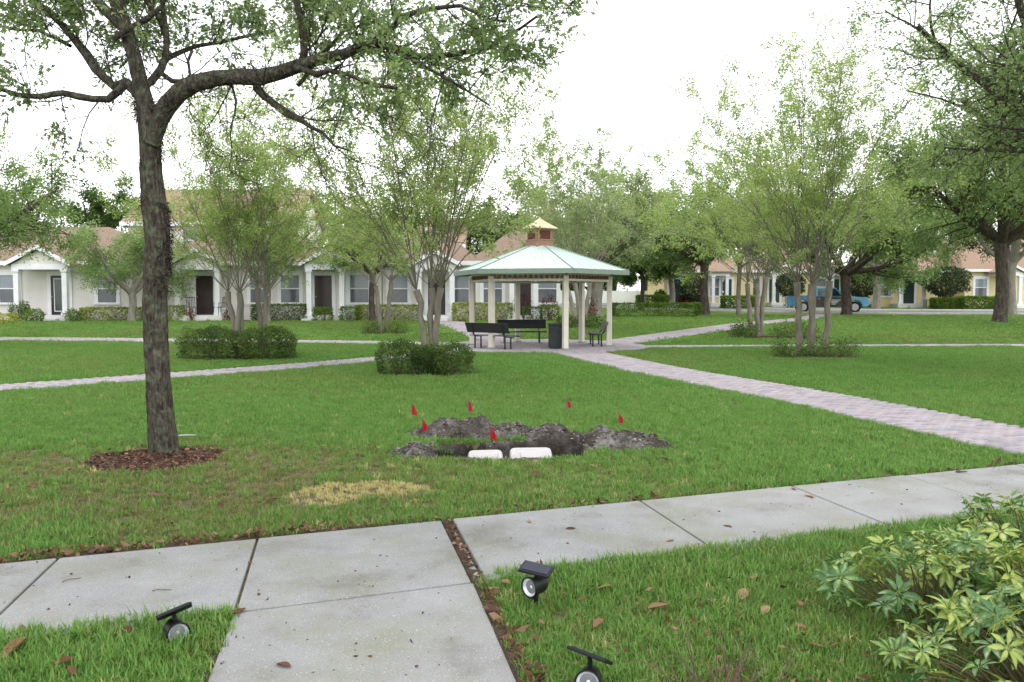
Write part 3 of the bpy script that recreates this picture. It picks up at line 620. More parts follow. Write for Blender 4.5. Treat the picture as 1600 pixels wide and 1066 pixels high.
# ------------------------------------------------------------------ gazebo
gz = thing('gazebo', 'six-post cream gazebo with pale green roof and copper cupola', 'gazebo', (*GZ, 0)); PR, RR, ZE, ZT = 2.33, 2.95, 2.50, 3.34
ang = [math.radians(-72 + 60*k) for k in range(6)]
def gp(r, k, z, da=0): a = ang[k % 6] + da; return (GZ[0] + r*math.cos(a), GZ[1] + r*math.sin(a), z)
for k in range(6):
    c = gp(PR, k, 0); Rm = rotz(ang[k])
    po = MB().obox((c[0], c[1], 1.16), (.16, .16, 2.32), Rm).build('post', M['gpost'], gz, bevel=.01)
    MB().obox((c[0], c[1], .045), (.22, .22, .07), Rm).build('post_shoe', M['gtrim'], po)
    a, b = np.array(gp(PR, k, 0)), np.array(gp(PR, k+1, 0)); d = b - a; L = np.linalg.norm(d); Rb = rotz(math.atan2(d[1], d[0])); m_ = (a+b)/2
    MB().obox((m_[0], m_[1], 2.185), (L-.1, .09, .07), Rb).build('lower_beam', M['gpost'], gz)
    MB().obox((m_[0], m_[1], 2.39), (L-.1, .12, .09), Rb).build('upper_beam', M['gpost'], gz)
    fz = MB(); n = 14
    for i in range(n):
        q = a + d*((i+.5)/n); fz.obox((q[0], q[1], 2.283), (L/n*.55, .03, .124), Rb)
    o = fz.build('frieze', M['frieze'], gz); o['kind'] = 'stuff'
    # roof panel
    r0 = np.array([gp(RR, k, ZE), gp(RR, k+1, ZE), gp(.42, k+1, ZT), gp(.42, k, ZT)]); lo = r0 - np.array([0, 0, .05])
    pn = MB().add(np.r_[r0, lo], [(0,1,2,3),(7,6,5,4),(0,4,5,1),(1,5,6,2),(2,6,7,3),(3,7,4,0)]).build('roof_panel', M['groof'], gz)
    sm_ = MB()
    for i in range(1, 7):
        p0 = r0[0] + (r0[1]-r0[0])*i/7; p1 = r0[3] + (r0[2]-r0[3])*i/7; sm_.obox((p0+p1)/2 + np.array([0, 0, .006]), (np.linalg.norm(p1-p0)*.985, .018, .016), np.stack([nrm(p1-p0), nrm(np.cross([0,0,1], p1-p0)), nrm(np.cross(p1-p0, nrm(np.cross([0,0,1], p1-p0))))], 1))
    o = sm_.build('standing_seams', M['groof'], pn); o['kind'] = 'stuff'
    p0, p1 = np.array(gp(RR+.005, k, ZE+.012)), np.array(gp(.42, k, ZT+.012)); MB().cyl(p0, p1, .022, n=6).build('ridge_cap', M['gtrim'], gz)
    e0, e1 = np.array(gp(RR+.012, k, 0)), np.array(gp(RR+.012, k+1, 0)); d = e1-e0
    MB().obox(((e0+e1)/2)[:2].tolist() + [ZE-.055], (np.linalg.norm(d), .03, .15), rotz(math.atan2(d[1], d[0]))).build('fascia', M['gtrim'], gz)
    q0, q1 = np.array(gp(RR-.06, k, ZE-.09)), np.array(gp(.3, k, ZT-.1)); MB().cyl(q0, q1, .045, n=5).build('rafter', M['gpost'], gz)
sq = lambda s, z, rot=.55: [np.array([GZ[0], GZ[1], z]) + rotz(rot) @ np.array([a*s, b*s, 0]) for a, b in ((-1,-1),(1,-1),(1,1),(-1,1))]
def frust(levels): 
    v = [p for s, z in levels for p in sq(s, z)]; f = [(3,2,1,0)]
    for j in range(len(levels)-1): f += [(4*j+i, 4*j+(i+1) % 4, 4*j+4+(i+1) % 4, 4*j+4+i) for i in range(4)]
    n = 4*(len(levels)-1); return MB().add(v, f + [(n, n+1, n+2, n+3)])
frust([(.33,3.2),(.33,3.52)]).build('cupola_base', M['copper'], gz); 
cup = frust([(.29,3.521),(.29,3.9)]).build('cupola', M['copper'], gz)
frust([(.35,3.522),(.35,3.56)]).build('cupola_moulding', M['copper'], cup); frust([(.34,3.86),(.34,3.915)]).build('cupola_cornice', M['copper'], cup)
for k in range(4):
    Rk = rotz(.55 + k*math.pi/2); lv = MB()
    for i in range(6): lv.obox(np.array([GZ[0], GZ[1], 3.60 + .045*i]) + Rk @ np.array([0, -.295, 0]), (.42, .03, .03), Rk @ rotx(.6))
    o = lv.build('louver', M['copper2'], cup); o['kind'] = 'stuff'
    for s_ in (-1, 1): MB().obox(np.array([GZ[0], GZ[1], 3.71]) + Rk @ np.array([s_*.25, -.298, 0]), (.07, .04, .29), Rk).build('corner_board', M['copper'], cup)
frust([(.44,3.916),(.42,3.95),(.24,4.08),(.13,4.17),(.03,4.26),(.005,4.32)]).build('cupola_roof', M['gold'], gz)

# benches
def bench(cx, cy, face, label, L=1.75):
    """face: heading (radians) the sitter looks"""
    o = thing('park_bench', label, 'bench', (cx, cy, .035), 'black metal benches in the gazebo'); R = rotz(face - math.pi/2)
    P = lambda x, y, z: np.array([cx, cy, .035]) + R @ np.array([x, y, z])       # local +y = forward
    prof = [(.30,.40),(.27,.435),(.1,.42),(-.12,.415)]; 
    v = [P(x, y, z) for y, z in prof for x in (-L/2, L/2)]; n = len(prof)
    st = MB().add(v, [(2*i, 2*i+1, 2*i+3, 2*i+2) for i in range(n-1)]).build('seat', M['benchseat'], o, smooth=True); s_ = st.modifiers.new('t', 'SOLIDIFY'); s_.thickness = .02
    prof = [(-.20,.52),(-.25,.66),(-.31,.80)]
    v = [P(x, y, z) for y, z in prof for x in (-L/2, L/2)]
    bk = MB().add(v, [(2*i, 2*i+1, 2*i+3, 2*i+2) for i in range(2)]).build('backrest', M['benchmetal'], o); s_ = bk.modifiers.new('t', 'SOLIDIFY'); s_.thickness = .018
    for z0, y0 in ((.52,-.20),(.80,-.31)): MB().cyl(P(-L/2, y0, z0), P(L/2, y0, z0), .018, n=8).build('back_rail', M['benchmetal'], bk)
    MB().cyl(P(-L/2, .30, .40), P(L/2, .30, .40), .022, n=8).build('front_rail', M['benchmetal'], st)
    for s in (-1, 1):
        x = s*(L/2 - .25); MB().cyl(P(x, .16, 0), P(x, .16, .41), .027, n=10).build('leg', M['benchmetal'], o); MB().cyl(P(x, -.12, 0), P(x, -.12, .41), .027, n=10).build('leg', M['benchmetal'], o)
        br = MB(); pts = [(.28,.385),(.0,.38),(-.14,.40),(-.22,.5),(-.33,.80)]
        for a, b in zip(pts[:-1], pts[1:]): br.cyl(P(x, *a), P(x, *b), .022, n=8)
        br.build('bracket', M['benchmetal'], o)
        for yy in (.16, -.12): MB().cyl(P(x, yy, 0), P(x, yy, .012), .05, n=10).build('foot_plate', M['benchmetal'], o)
bench(-.62, 25.75, math.radians(50), 'black metal bench at the front left, its back to the viewer')
bench(.35, 29.2, math.radians(-88), 'black metal bench at the back of the gazebo facing the viewer')
bench(2.85, 27.6, math.radians(178), 'black metal bench seen end-on at the right of the gazebo')
bx, by = 1.47, 25.85; tb = thing('litter_bin', 'square dark slate litter bin behind the front gazebo post', 'litter bin', (bx, by, .035))
MB().obox((bx, by, .41), (.56, .56, .72), rotz(.12)).build('bin_body', M['bin'], tb, bevel=.012); MB().obox((bx, by, .795), (.60, .60, .05), rotz(.12)).build('bin_lid', M['bin'], tb, bevel=.012)
for s in (-1, 1): MB().obox(np.array([bx, by, .41]) + rotz(.12) @ np.array([s*.2, -.283, 0]), (.1, .012, .66), rotz(.12)).build('side_slat', M['bin'], tb)
MB().obox((bx, by, .822), (.28, .28, .008), rotz(.12)).build('opening', M['black'], tb)

# small utility posts
x, y = at(334, 530); z0 = float(g(x, y)); u = thing('utility_pedestal', 'short grey-green utility post behind the left shrubs', 'utility post', (x, y, z0))
MB().box(x-.09, x+.09, y-.09, y+.09, z0-.1, z0+.42).build('housing', M['pedestal'], u, bevel=.01); MB().box(x-.11, x+.11, y-.11, y+.11, z0+.421, z0+.49).build('cap', M['pedestal'], u, bevel=.02)
x, y = wx(1445, 70), 70.; z0 = float(g(x, y)); u = thing('marker_post', 'stubby pale stone post on the far lawn near the dome tree', 'post', (x, y, z0))
MB().box(x-.13, x+.13, y-.13, y+.13, z0-.1, z0+.7).build('shaft', M['stone'], u, bevel=.03); MB().prism([(x-.16,y-.16),(x+.16,y-.16),(x+.16,y+.16),(x-.16,y+.16)], z0+.7, z0+.78).build('cap', M['stone'], u, bevel=.03)

# porch chairs
def chair(x, y, z, rot, label):
    o = thing('porch_chair', label, 'chair', (x, y, z), 'iron chairs on the porch'); R = rotz(rot); P = lambda a, b, c: np.array([x, y, z]) + R @ np.array([a, b, c])
    MB().obox(P(0, 0, .43), (.5, .5, .03), R).build('seat', M['iron'], o)
    for a in (-.24, .24):
        for b in (-.23, .23): MB().cyl(P(a, b, 0), P(a, b, .42), .014, n=6).build('leg', M['iron'], o)
        ar = MB().cyl(P(a, -.22, .66), P(a, .22, .66), .014, n=6); ar.cyl(P(a, -.22, .43), P(a, -.22, .66), .012, n=6); ar.build('armrest', M['iron'], o)
    bk = MB(); 
    for a in np.linspace(-.22, .22, 6): bk.cyl(P(a, .24, .43), P(a, .31, .95 + .06*math.cos(a*6)), .012, n=6)
    bk.cyl(P(-.24, .31, .95), P(.24, .31, .95), .016, n=6); bk.build('backrest', M['iron'], o)
zp = float(g(0, HY)) + .32
chair(wx(343, 44), 44.1, zp, -.7, 'iron chair to the right of the dark porch door'); chair(wx(300, 44), 44.1, zp, .7, 'iron chair to the left of the dark porch door')

# ------------------------------------------------------------------ parked pickup
M['tblue'] = pmat('blue_wrap_paint', (.02,.16,.36), (.04,.26,.48), 2.5, .25, spec=.6); M['tcyan'] = pmat('pale_cyan_paint', (.09,.32,.55), (.13,.39,.60), 1, .22, spec=.6)
M['tblack'] = pmat('black_paint', (.012,.013,.016), None, rough=.25, spec=.6); M['tglass'] = pmat('car_glass', (.02,.025,.03), None, rough=.05, spec=.7)
M['tyre'] = pmat('tyre_rubber', (.016,.016,.016), None, rough=.85); M['chrome'] = pmat('chrome', (.30,.30,.31), None, rough=.3, metal=1); M['tail'] = pmat('tail_lamp', (.35,.02,.02), None, rough=.2)
def pickup(px, Yc, rot, label):
    cx, cy = wx(px, Yc), Yc; z0 = float(g(cx, cy)) + .03; o = thing('pickup_truck', label, 'pickup truck', (cx, cy, z0)); R = rotz(rot)
    def T(mb): mb.v = [tuple(np.array([cx, cy, z0]) + R @ np.array(p)) for p in mb.v]; return mb
    def arch(xc, r=.5, n=9): return [(xc + r*math.cos(a), .42 + max(0, r*math.sin(a))) for a in np.linspace(math.pi, 0, n)]
    W2 = .98
    def side(poly, w, y=None): return MB().prism(poly, -w if y is None else y[0], w if y is None else y[1], 'y')
    T(side([(-2.9,.55)] + arch(-1.75) + [(-.9,.42),(-.9,1.2),(-2.9,1.2)], W2)).build('cargo_bed', M['tblue'], o, bevel=.03)
    T(MB().box(-2.8, -.98, -.85, .85, 1.201, 1.26)).build('bed_cover', M['tblack'], o, bevel=.02)
    T(side([(-.899,.42),(1.1,.42),(1.1,1.16),(-.899,1.2)], W2-.003)).build('cab_body', M['tblack'], o, bevel=.02)
    T(side([(1.101,.42)] + arch(1.85) + [(2.75,.45),(2.86,.6),(2.86,1.0),(2.7,1.12),(1.101,1.2)], W2)).build('bonnet', M['tcyan'], o, bevel=.05)
    cab = T(MB().add([(-.85,-.93,1.201),(1.25,-.93,1.18),(1.25,.93,1.18),(-.85,.93,1.201),(-.72,-.76,1.86),(.45,-.76,1.86),(.45,.76,1.86),(-.72,.76,1.86)], [(4,5,6,7),(0,1,5,4),(1,2,6,5),(2,3,7,6),(3,0,4,7)])).build('cab', M['tcyan'], o, bevel=.04)
    for s in (-1, 1):
        for a, b in ((-.72,.0),(.08,.92)):
            q = lambda x, u: (x + (0 if u < .5 else -.1 if x > .5 else .0), s*(.945 - .155*u - 0.0), 1.24 + .52*u)
            T(MB().add([q(a,0), q(b,0), q(b - (.42 if b > .5 else 0),1), q(a + (.05 if a < -.5 else 0),1)], [(0,1,2,3)])).build('side_window', M['tglass'], cab)
        for a, b in ((-.82,.02),(.06,1.06)):
            d = T(MB().box(a, b, s*W2-.012 if s > 0 else -W2-.008, s*W2+.008 if s > 0 else -W2+.012, .5, 1.15)).build('door', M['tblack'], o, bevel=.01)
            T(MB().box(a+.08, a+.25, s*(W2+.02)-.015, s*(W2+.02)+.015, 1.0, 1.04)).build('handle', M['chrome'], d)
            if a > 0:
                for zz, l in ((.9,.62),(.8,.5),(.7,.4),(.6,.3)): T(MB().box(a+.15, a+.15+l, s*(W2+.010)-.002, s*(W2+.010)+.002, zz, zz+.05)).build('sign_writing', M['white'], d)
        T(MB().box(1.0, 1.2, s*1.02-.08, s*1.02+.08, 1.2, 1.36)).build('mirror', M['tblack'], o, bevel=.03)
        hl = T(MB().box(2.62, 2.875, s*.78-.19, s*.78+.19, .82, 1.02)).build('headlight', M['lens'], o, bevel=.03)
        T(MB().box(-2.91, -2.86, s*.86-.1, s*.86+.1, .75, 1.12)).build('tail_light', M['tail'], o)
        for xc in (-1.75, 1.85):
            y0 = s*.86; w = T(MB().lathe((0,0,0), [(.26,-.12),(.38,-.12),(.41,-.08),(.41,.08),(.38,.12),(.26,.12)], 24, rotx(math.pi/2))); w.v = [tuple(np.array(p) + R @ np.array([xc, y0, .41])) for p in w.v]
            wh = w.build('wheel', M['tyre'], o, smooth=True); rm = T(MB().cyl((xc, y0-.1, .41), (xc, y0+.1, .41), .265, n=20)); rm.build('rim', M['chrome'], wh)
    T(MB().add([(1.24,-.86,1.215),(1.24,.86,1.215),(.5,.70,1.80),(.5,-.70,1.80)], [(0,1,2,3)])); ws = T(MB().add([(1.20,-.84,1.24),(1.20,.84,1.24),(.52,.70,1.80),(.52,-.70,1.80)], [(0,1,2,3)])); ws.v = [tuple(np.array(p) + R @ np.array([.035, 0, .02])) for p in ws.v]; ws.build('windscreen', M['tglass'], cab)
    gr = T(MB().box(2.84, 2.885, -.55, .55, .68, 1.0)).build('grille', M['tblack'], o, bevel=.02)
    for k in range(3): T(MB().box(2.886, 2.9, -.54, .54, .72+.09*k, .75+.09*k)).build('grille_bar', M['chrome'], gr)
    T(MB().box(2.7, 2.98, -.95, .95, .42, .64)).build('front_bumper', M['tblack'], o, bevel=.04); T(MB().box(-3.02, -2.85, -.95, .95, .45, .65)).build('rear_bumper', M['chrome'], o, bevel=.03)
pickup(1291, 61.5, math.radians(-14), 'blue and pale cyan pickup with black doors parked behind the myrtle trunks')

# ------------------------------------------------------------------ plant builders
def leaves(P, D, L, Wd, rng, droop=.15):
    n = len(P); D = nrm(D); S = nrm(np.cross(D, rng.normal(size=(n, 3)))); Q = np.cross(S, D)
    L = L[:, None]; Wd = Wd[:, None]; v = np.empty((n, 4, 3))
    v[:, 0] = P; mid = P + D*L*.48 + Q*L*.08; v[:, 1] = mid + S*Wd*.5; v[:, 3] = mid - S*Wd*.5; v[:, 2] = P + D*L - np.array([0, 0, 1])*L*droop
    return v.reshape(-1, 3), np.arange(4*n).reshape(n, 4)
def tubes(paths, sides=None):
    """paths: list of (pts (n,3), radii (n,), sides)"""
    V, Fc, off = [], [], 0; groups = {}
    for p, r, s in paths: groups.setdefault((len(p), s), []).append((p, r))
    for (n, s), L in groups.items():
        P = np.array([a for a, _ in L]); Rr = np.array([b for _, b in L]); m = len(L)
        T = nrm(np.gradient(P, axis=1)); ref = np.where(np.abs(T[:, :1, 2:]) > .8, np.array([1., 0, 0]), np.array([0, 0, 1.])); ref = np.broadcast_to(ref, T.shape)
        A = nrm(np.cross(T, ref)); B = np.cross(T, A); a = np.linspace(0, 2*math.pi, s+1)[:-1]
        v = P[:, :, None] + Rr[:, :, None, None]*(np.cos(a)[None, None, :, None]*A[:, :, None] + np.sin(a)[None, None, :, None]*B[:, :, None])
        idx = np.arange(m*n*s).reshape(m, n, s) + off; nx_ = np.roll(idx, -1, 2)
        Fc.append(np.stack([idx[:, :-1], nx_[:, :-1], nx_[:, 1:], idx[:, 1:]], -1).reshape(-1, 4)); V.append(v.reshape(-1, 3)); off += m*n*s
    return np.concatenate(V), np.concatenate(Fc)
def put(name, v, f, mat, par, smooth=False, tint=None, kind=None):
    o = place(name, mkmesh(name, v - ORG[par.name], f, mat, smooth, tint), par)
    if kind: o['kind'] = kind
    return o
def limb(rng, p, d, L, r0, r1, segs, wob, trop, paths, sides):
    pts = [np.array(p, float)]; d = nrm(d)
    for i in range(segs):
        d = nrm(d + rng.normal(0, wob, 3) + np.array([0, 0, trop])); pts.append(pts[-1] + d*L/segs)
    pts = np.array(pts); paths.append((pts, np.linspace(r0, r1, segs+1), sides)); return pts
def side_dir(rng, t, spread):
    q = nrm(np.cross(t, rng.normal(size=3))); return nrm(t*math.cos(spread) + q*math.sin(spread))
def along(pts, u):
    k = u*(len(pts)-1); i = min(int(k), len(pts)-2); return pts[i] + (pts[i+1]-pts[i])*(k-i), nrm(pts[i+1]-pts[i])
def sprout(rng, pts, lv, spec, paths, twigs, r):
    """spec: per level (count, length, spread, wob, trop, umin)"""
    n, L, sp, wob, trop, umin = spec[lv]
    n = max(1, int(round(n*rng.uniform(.75, 1.25))))
    for k in range(n):
        u = umin + (1-umin)*((k + rng.random())/n); p, t = along(pts, min(u, .999))
        d = side_dir(rng, t, sp*rng.uniform(.6, 1.25)); l = L*rng.uniform(.65, 1.25)*(1.15 - .45*u)
        last = lv == len(spec)-1; rr_ = max(.0035, r*(.6 - .2*u))
        q = limb(rng, p, d, l, rr_, max(.0025, rr_*.4), 3 if last else 4, wob, trop, paths, 3 if rr_ < .02 else 5)
        if last: twigs.append(q)
        else: sprout(rng, q, lv+1, spec, paths, twigs, rr_)
def leaf_twigs(rng, twigs, per, size, spread, asp=.42, flat=.5):
    T = np.array(twigs); k = len(T); u = rng.random((k, per))**.7*(T.shape[1]-1); i = np.minimum(u.astype(int), T.shape[1]-2); w = (u-i)[..., None]
    a = T[np.arange(k)[:, None], i]; b = T[np.arange(k)[:, None], i+1]; P = a + (b-a)*w
    D = nrm(b-a)*.6 + rng.normal(size=P.shape)*np.array([.8, .8, flat]); P = P + rng.normal(size=P.shape)*spread
    P = P.reshape(-1, 3); D = D.reshape(-1, 3); n = len(P); L = size*rng.uniform(.6, 1.3, n)
    tint = np.clip(np.repeat(rng.random(k)*.55, per) + rng.random(n)*.5 - .02, 0, 1)
    v, f = leaves(P, D, L, L*asp*rng.uniform(.8, 1.2, n), rng); return v, f, tint
def oak(name, label, x, y, h_fork, r, limbs, spec, seed, leaf, per, size, spread, group=None, bk='farbark', lean=(0,0), limb_len=4, up=.35, asp=.42, trunk_extra=None, lead=True, ctr=0):
    rng = np.random.default_rng(seed); z0 = float(g(x, y)); o = thing(name, label, 'tree', (x, y, z0), group); paths, twigs = [], []
    base = np.array([x, y, z0-.1]); top = np.array([x+lean[0], y+lean[1], z0+h_fork])
    tp = np.array([base + (top-base)*u + np.array([math.sin(u*5+seed)*.04*r*6, 0, 0]) for u in np.linspace(0, 1, 9)]); tr = r*np.array([1.35,1.08,1,.97,.95,.93,.92,.93,.98])
    tv, tf = tubes([(tp, tr, 14)]); ls = []
    for k in range(limbs):
        a = 2*math.pi*(k + rng.uniform(-.25, .25))/limbs + seed; el = up + rng.uniform(-.2, .35)
        d = np.array([math.cos(a)*math.cos(el), math.sin(a)*math.cos(el), math.sin(el)])
        q = limb(rng, top - np.array([0, 0, r*.6*rng.random()]), d, limb_len*rng.uniform(.8, 1.2), r*.62, r*.2, 6, .13, .07, paths, 8); ls.append(q)
    if lead: ls.append(limb(rng, top, np.array([rng.normal()*.15, rng.normal()*.15, 1]), limb_len*1.1, r*.75, r*.2, 6, .1, .05, paths, 8))
    for q in ls: sprout(rng, q, 0, spec, paths, twigs, r*.3)
    paths = [q for q in paths if q[1][0] > (.0045 if y < 25 else .009 if y < 50 else .014)]
    bv, bf = tubes(paths); put('trunk', np.r_[tv, bv], np.r_[tf, bf + len(tv)], M[bk], o, True)
    v, f, tint = leaf_twigs(rng, twigs, int(per*2.5), size, spread*1.35, asp); put('crown', v, f, M[leaf], o, tint=tint); return o
def myrtle(label, x, y, stems, kn, top, spread, seed, shoots=9, per=16, size=.05, leaf='myrtleleaf', group='vase-shaped multi-stemmed trees', bk='myrtlebark', tw=(5, 5), r=.075, sp=.05, base_single=0.0):
    """stems: list of (base dx,dy, knuckle dx,dy)"""
    rng = np.random.default_rng(seed); z0 = float(g(x, y)); o = thing('crape_myrtle', label, 'tree', (x, y, z0), group); paths, twigs, tr = [], [], []
    H = top - kn
    for (bx_, by_, kx, ky) in stems:
        b = np.array([x+bx_, y+by_, z0-.05]); k = np.array([x+kx, y+ky, z0+kn*rng.uniform(.9, 1.08)]); m = (b*(1-.45) + k*.45) + np.array([-(kx-bx_)*.18, -(ky-by_)*.18, 0])
        u = np.linspace(0, 1, 8)[:, None]; c = (1-u)**2*b + 2*u*(1-u)*m + u*u*k; c[1:-1] += rng.normal(0, .022, (6, 3))
        tr.append((c, r*np.array([1.25,1.05,1,.95,.92,.9,.95,1.02]), 10))
        for s in range(shoots):
            a = rng.uniform(0, 2*math.pi); out = math.radians(53*((s + rng.random())/shoots)**1.0 + 1) ; d = nrm(np.array([math.cos(a)*math.sin(out) + kx*.16, math.sin(a)*math.sin(out) + ky*.16, math.cos(out)]))
            L = H*rng.uniform(.72, 1.06)/max(.55, math.cos(out*.85)); L = min(L, spread/max(.12, math.sin(out))*1.05)
            q = limb(rng, k, d, L, r*.165*rng.uniform(.7, 1.25), .004, 7, .035, .02 if out < .5 else -.035, paths, 5)
            n = tw[0] + 1
            for j in range(n):
                uu = .16 + .84*(j + rng.random())/n; p, t = along(q, min(uu, .999)); l = (1.5 - .95*uu)*rng.uniform(.55, 1.15)*spread/2.3
                q2 = limb(rng, p, side_dir(rng, t, rng.uniform(.35, .9)), l, .010, .004, 4, .08, .03, paths, 3)
                for i in range(tw[1]):
                    p3, t3 = along(q2, .25 + .74*rng.random()); twigs.append(limb(rng, p3, side_dir(rng, t3, rng.uniform(.4, 1.0)), .34*rng.uniform(.5, 1.2)*spread/2.3, .004, .0025, 3, .1, 0, paths, 3))
    paths = [q for q in paths if q[1][0] > (.003 if y < 20 else .005 if y < 30 else .0105)]; tv, tf = tubes(tr); bv, bf = tubes(paths); put('trunk', np.r_[tv, bv], np.r_[tf, bf + len(tv)], M[bk], o, True)
    v, f, tint = leaf_twigs(rng, twigs, int(per*3.4), size*1.12, sp*1.25, .5, .6); put('crown', v, f, M[leaf], o, tint=tint); return o
def shrub(name, label, cat, x, y, rx, ry, h, n, size, leaf, seed, shape='round', group=None, z=None, stems=5, clear=0.0, asp=.5, loose=.06):
    rng = np.random.default_rng(seed); z0 = float(g(x, y)) if z is None else z; o = thing(name, label, cat, (x, y, z0), group)
    if shape == 'box':
        k = int(n*1.0); u = rng.uniform(-1, 1, (k, 3)); ax = rng.integers(0, 3, k); sh = rng.random(k) < .8; u[np.arange(k)[sh], ax[sh]] = np.sign(u[np.arange(k)[sh], ax[sh]])*(1 - np.abs(rng.normal(0, .05, sh.sum())))
        P = u*np.array([rx, ry, h/2]) + np.array([0, 0, h/2]); P += rng.normal(0, loose*.5, P.shape); D = u + rng.normal(0, .7, P.shape) + np.array([0, 0, .4])
    else:
        d = nrm(rng.normal(size=(n, 3))); rad = np.where(rng.random(n) < .75, 1 - np.abs(rng.normal(0, .09, n)), rng.random(n)**.5)
        if shape == 'soft': d = d/((np.abs(d)**4).sum(1)**.25)[:, None]
        lump = 1 + (.6 if shape == 'soft' else 1)*.16*np.sin(d[:, 0]*5 + seed)*np.cos(d[:, 1]*4 + seed*2) + .10*np.sin(d[:, 2]*7 + d[:, 0]*6)
        P = d*(rad*lump)[:, None]*np.array([rx, ry, (h-clear)/2]) + np.array([0, 0, clear + (h-clear)/2]); P += rng.normal(0, loose, P.shape); D = d + rng.normal(0, .7, P.shape) + np.array([0, 0, .35])
    P[:, 2] = np.abs(P[:, 2]); P += np.array([x, y, z0]); L = size*rng.uniform(.6, 1.35, n)
    cl = fbm(P[:, 0]*3.1 + P[:, 2]*2, P[:, 1]*3.1 - P[:, 2]*2, 3)
    v, f = leaves(P, D, L, L*asp, rng, .1); put('foliage', v, f, M[leaf], o, tint=np.clip(.45 + cl*1.1 + rng.normal(0, .22, n), 0, 1))
    paths = []
    for k in range(stems):
        a = rng.uniform(0, 6.28); b = np.array([x + rng.normal()*rx*.12, y + rng.normal()*ry*.12, z0-.02]); e = np.array([x + math.cos(a)*rx*.6, y + math.sin(a)*ry*.6, z0 + max(clear, .1)*1.0 + (h-clear)*.6])
        u = np.linspace(0, 1, 5)[:, None]; paths.append((b*(1-u) + e*u + rng.normal(0, .02, (5, 3))*h, np.linspace(.025, .008, 5)*max(.5, h), 5))
    tv, tf = tubes(paths); put('stem', tv, tf, M['twig'], o, True); return o
def bed(name, label, x, y, rx, ry, seed, dens=900, mat='mulch'):
    rng = np.random.default_rng(seed); th = np.linspace(0, 2*math.pi, 41)[:-1]; rr_ = 1 + .10*np.sin(th*3 + seed) + .06*np.sin(th*7 + seed*2); nr = 5
    v = [(x, y, g(x, y) + .05)] + [(x + rx*u*a*math.cos(t), y + ry*u*a*math.sin(t), g(x + rx*u*a*math.cos(t), y + ry*u*a*math.sin(t)) + .012 + .04*(1-u)) for u in np.linspace(0, 1, nr+1)[1:] for t, a in zip(th, rr_)]
    f = [(0, 1+i, 1+(i+1) % 40) for i in range(40)] + [(1+j*40+i, 1+(j+1)*40+i, 1+(j+1)*40+(i+1) % 40, 1+j*40+(i+1) % 40) for j in range(nr-1) for i in range(40)]
    o = MB().add(v, f).build(name, M[mat], smooth=True); tag(o, label, 'mulch bed', kind='stuff'); ORG[o.name] = np.zeros(3)
    n = int(dens*rx*ry*3.14); a = rng.uniform(0, 6.28, n); u = np.sqrt(rng.random(n))*1.03; P = np.stack([x + rx*u*np.cos(a)*(1 + .1*np.sin(a*3 + seed)), y + ry*u*np.sin(a)*(1 + .1*np.sin(a*3 + seed))], 1)
    P = np.c_[P, g(P[:, 0], P[:, 1]) + .018 + .04*np.clip(1-u, 0, 1)]; D = rng.normal(size=(n, 3))*np.array([1, 1, .25]); L = rng.uniform(.02, .055, n)
    lv, lf = leaves(P, D, L, L*rng.uniform(.25, .5, n), rng, 0); c = place('mulch_chips', mkmesh('mulch_chips', lv, lf, M['chip'], tint=rng.random(n)), o); c['kind'] = 'stuff'
    MASK.append((x, y, rx, ry)); return o
MASK = []

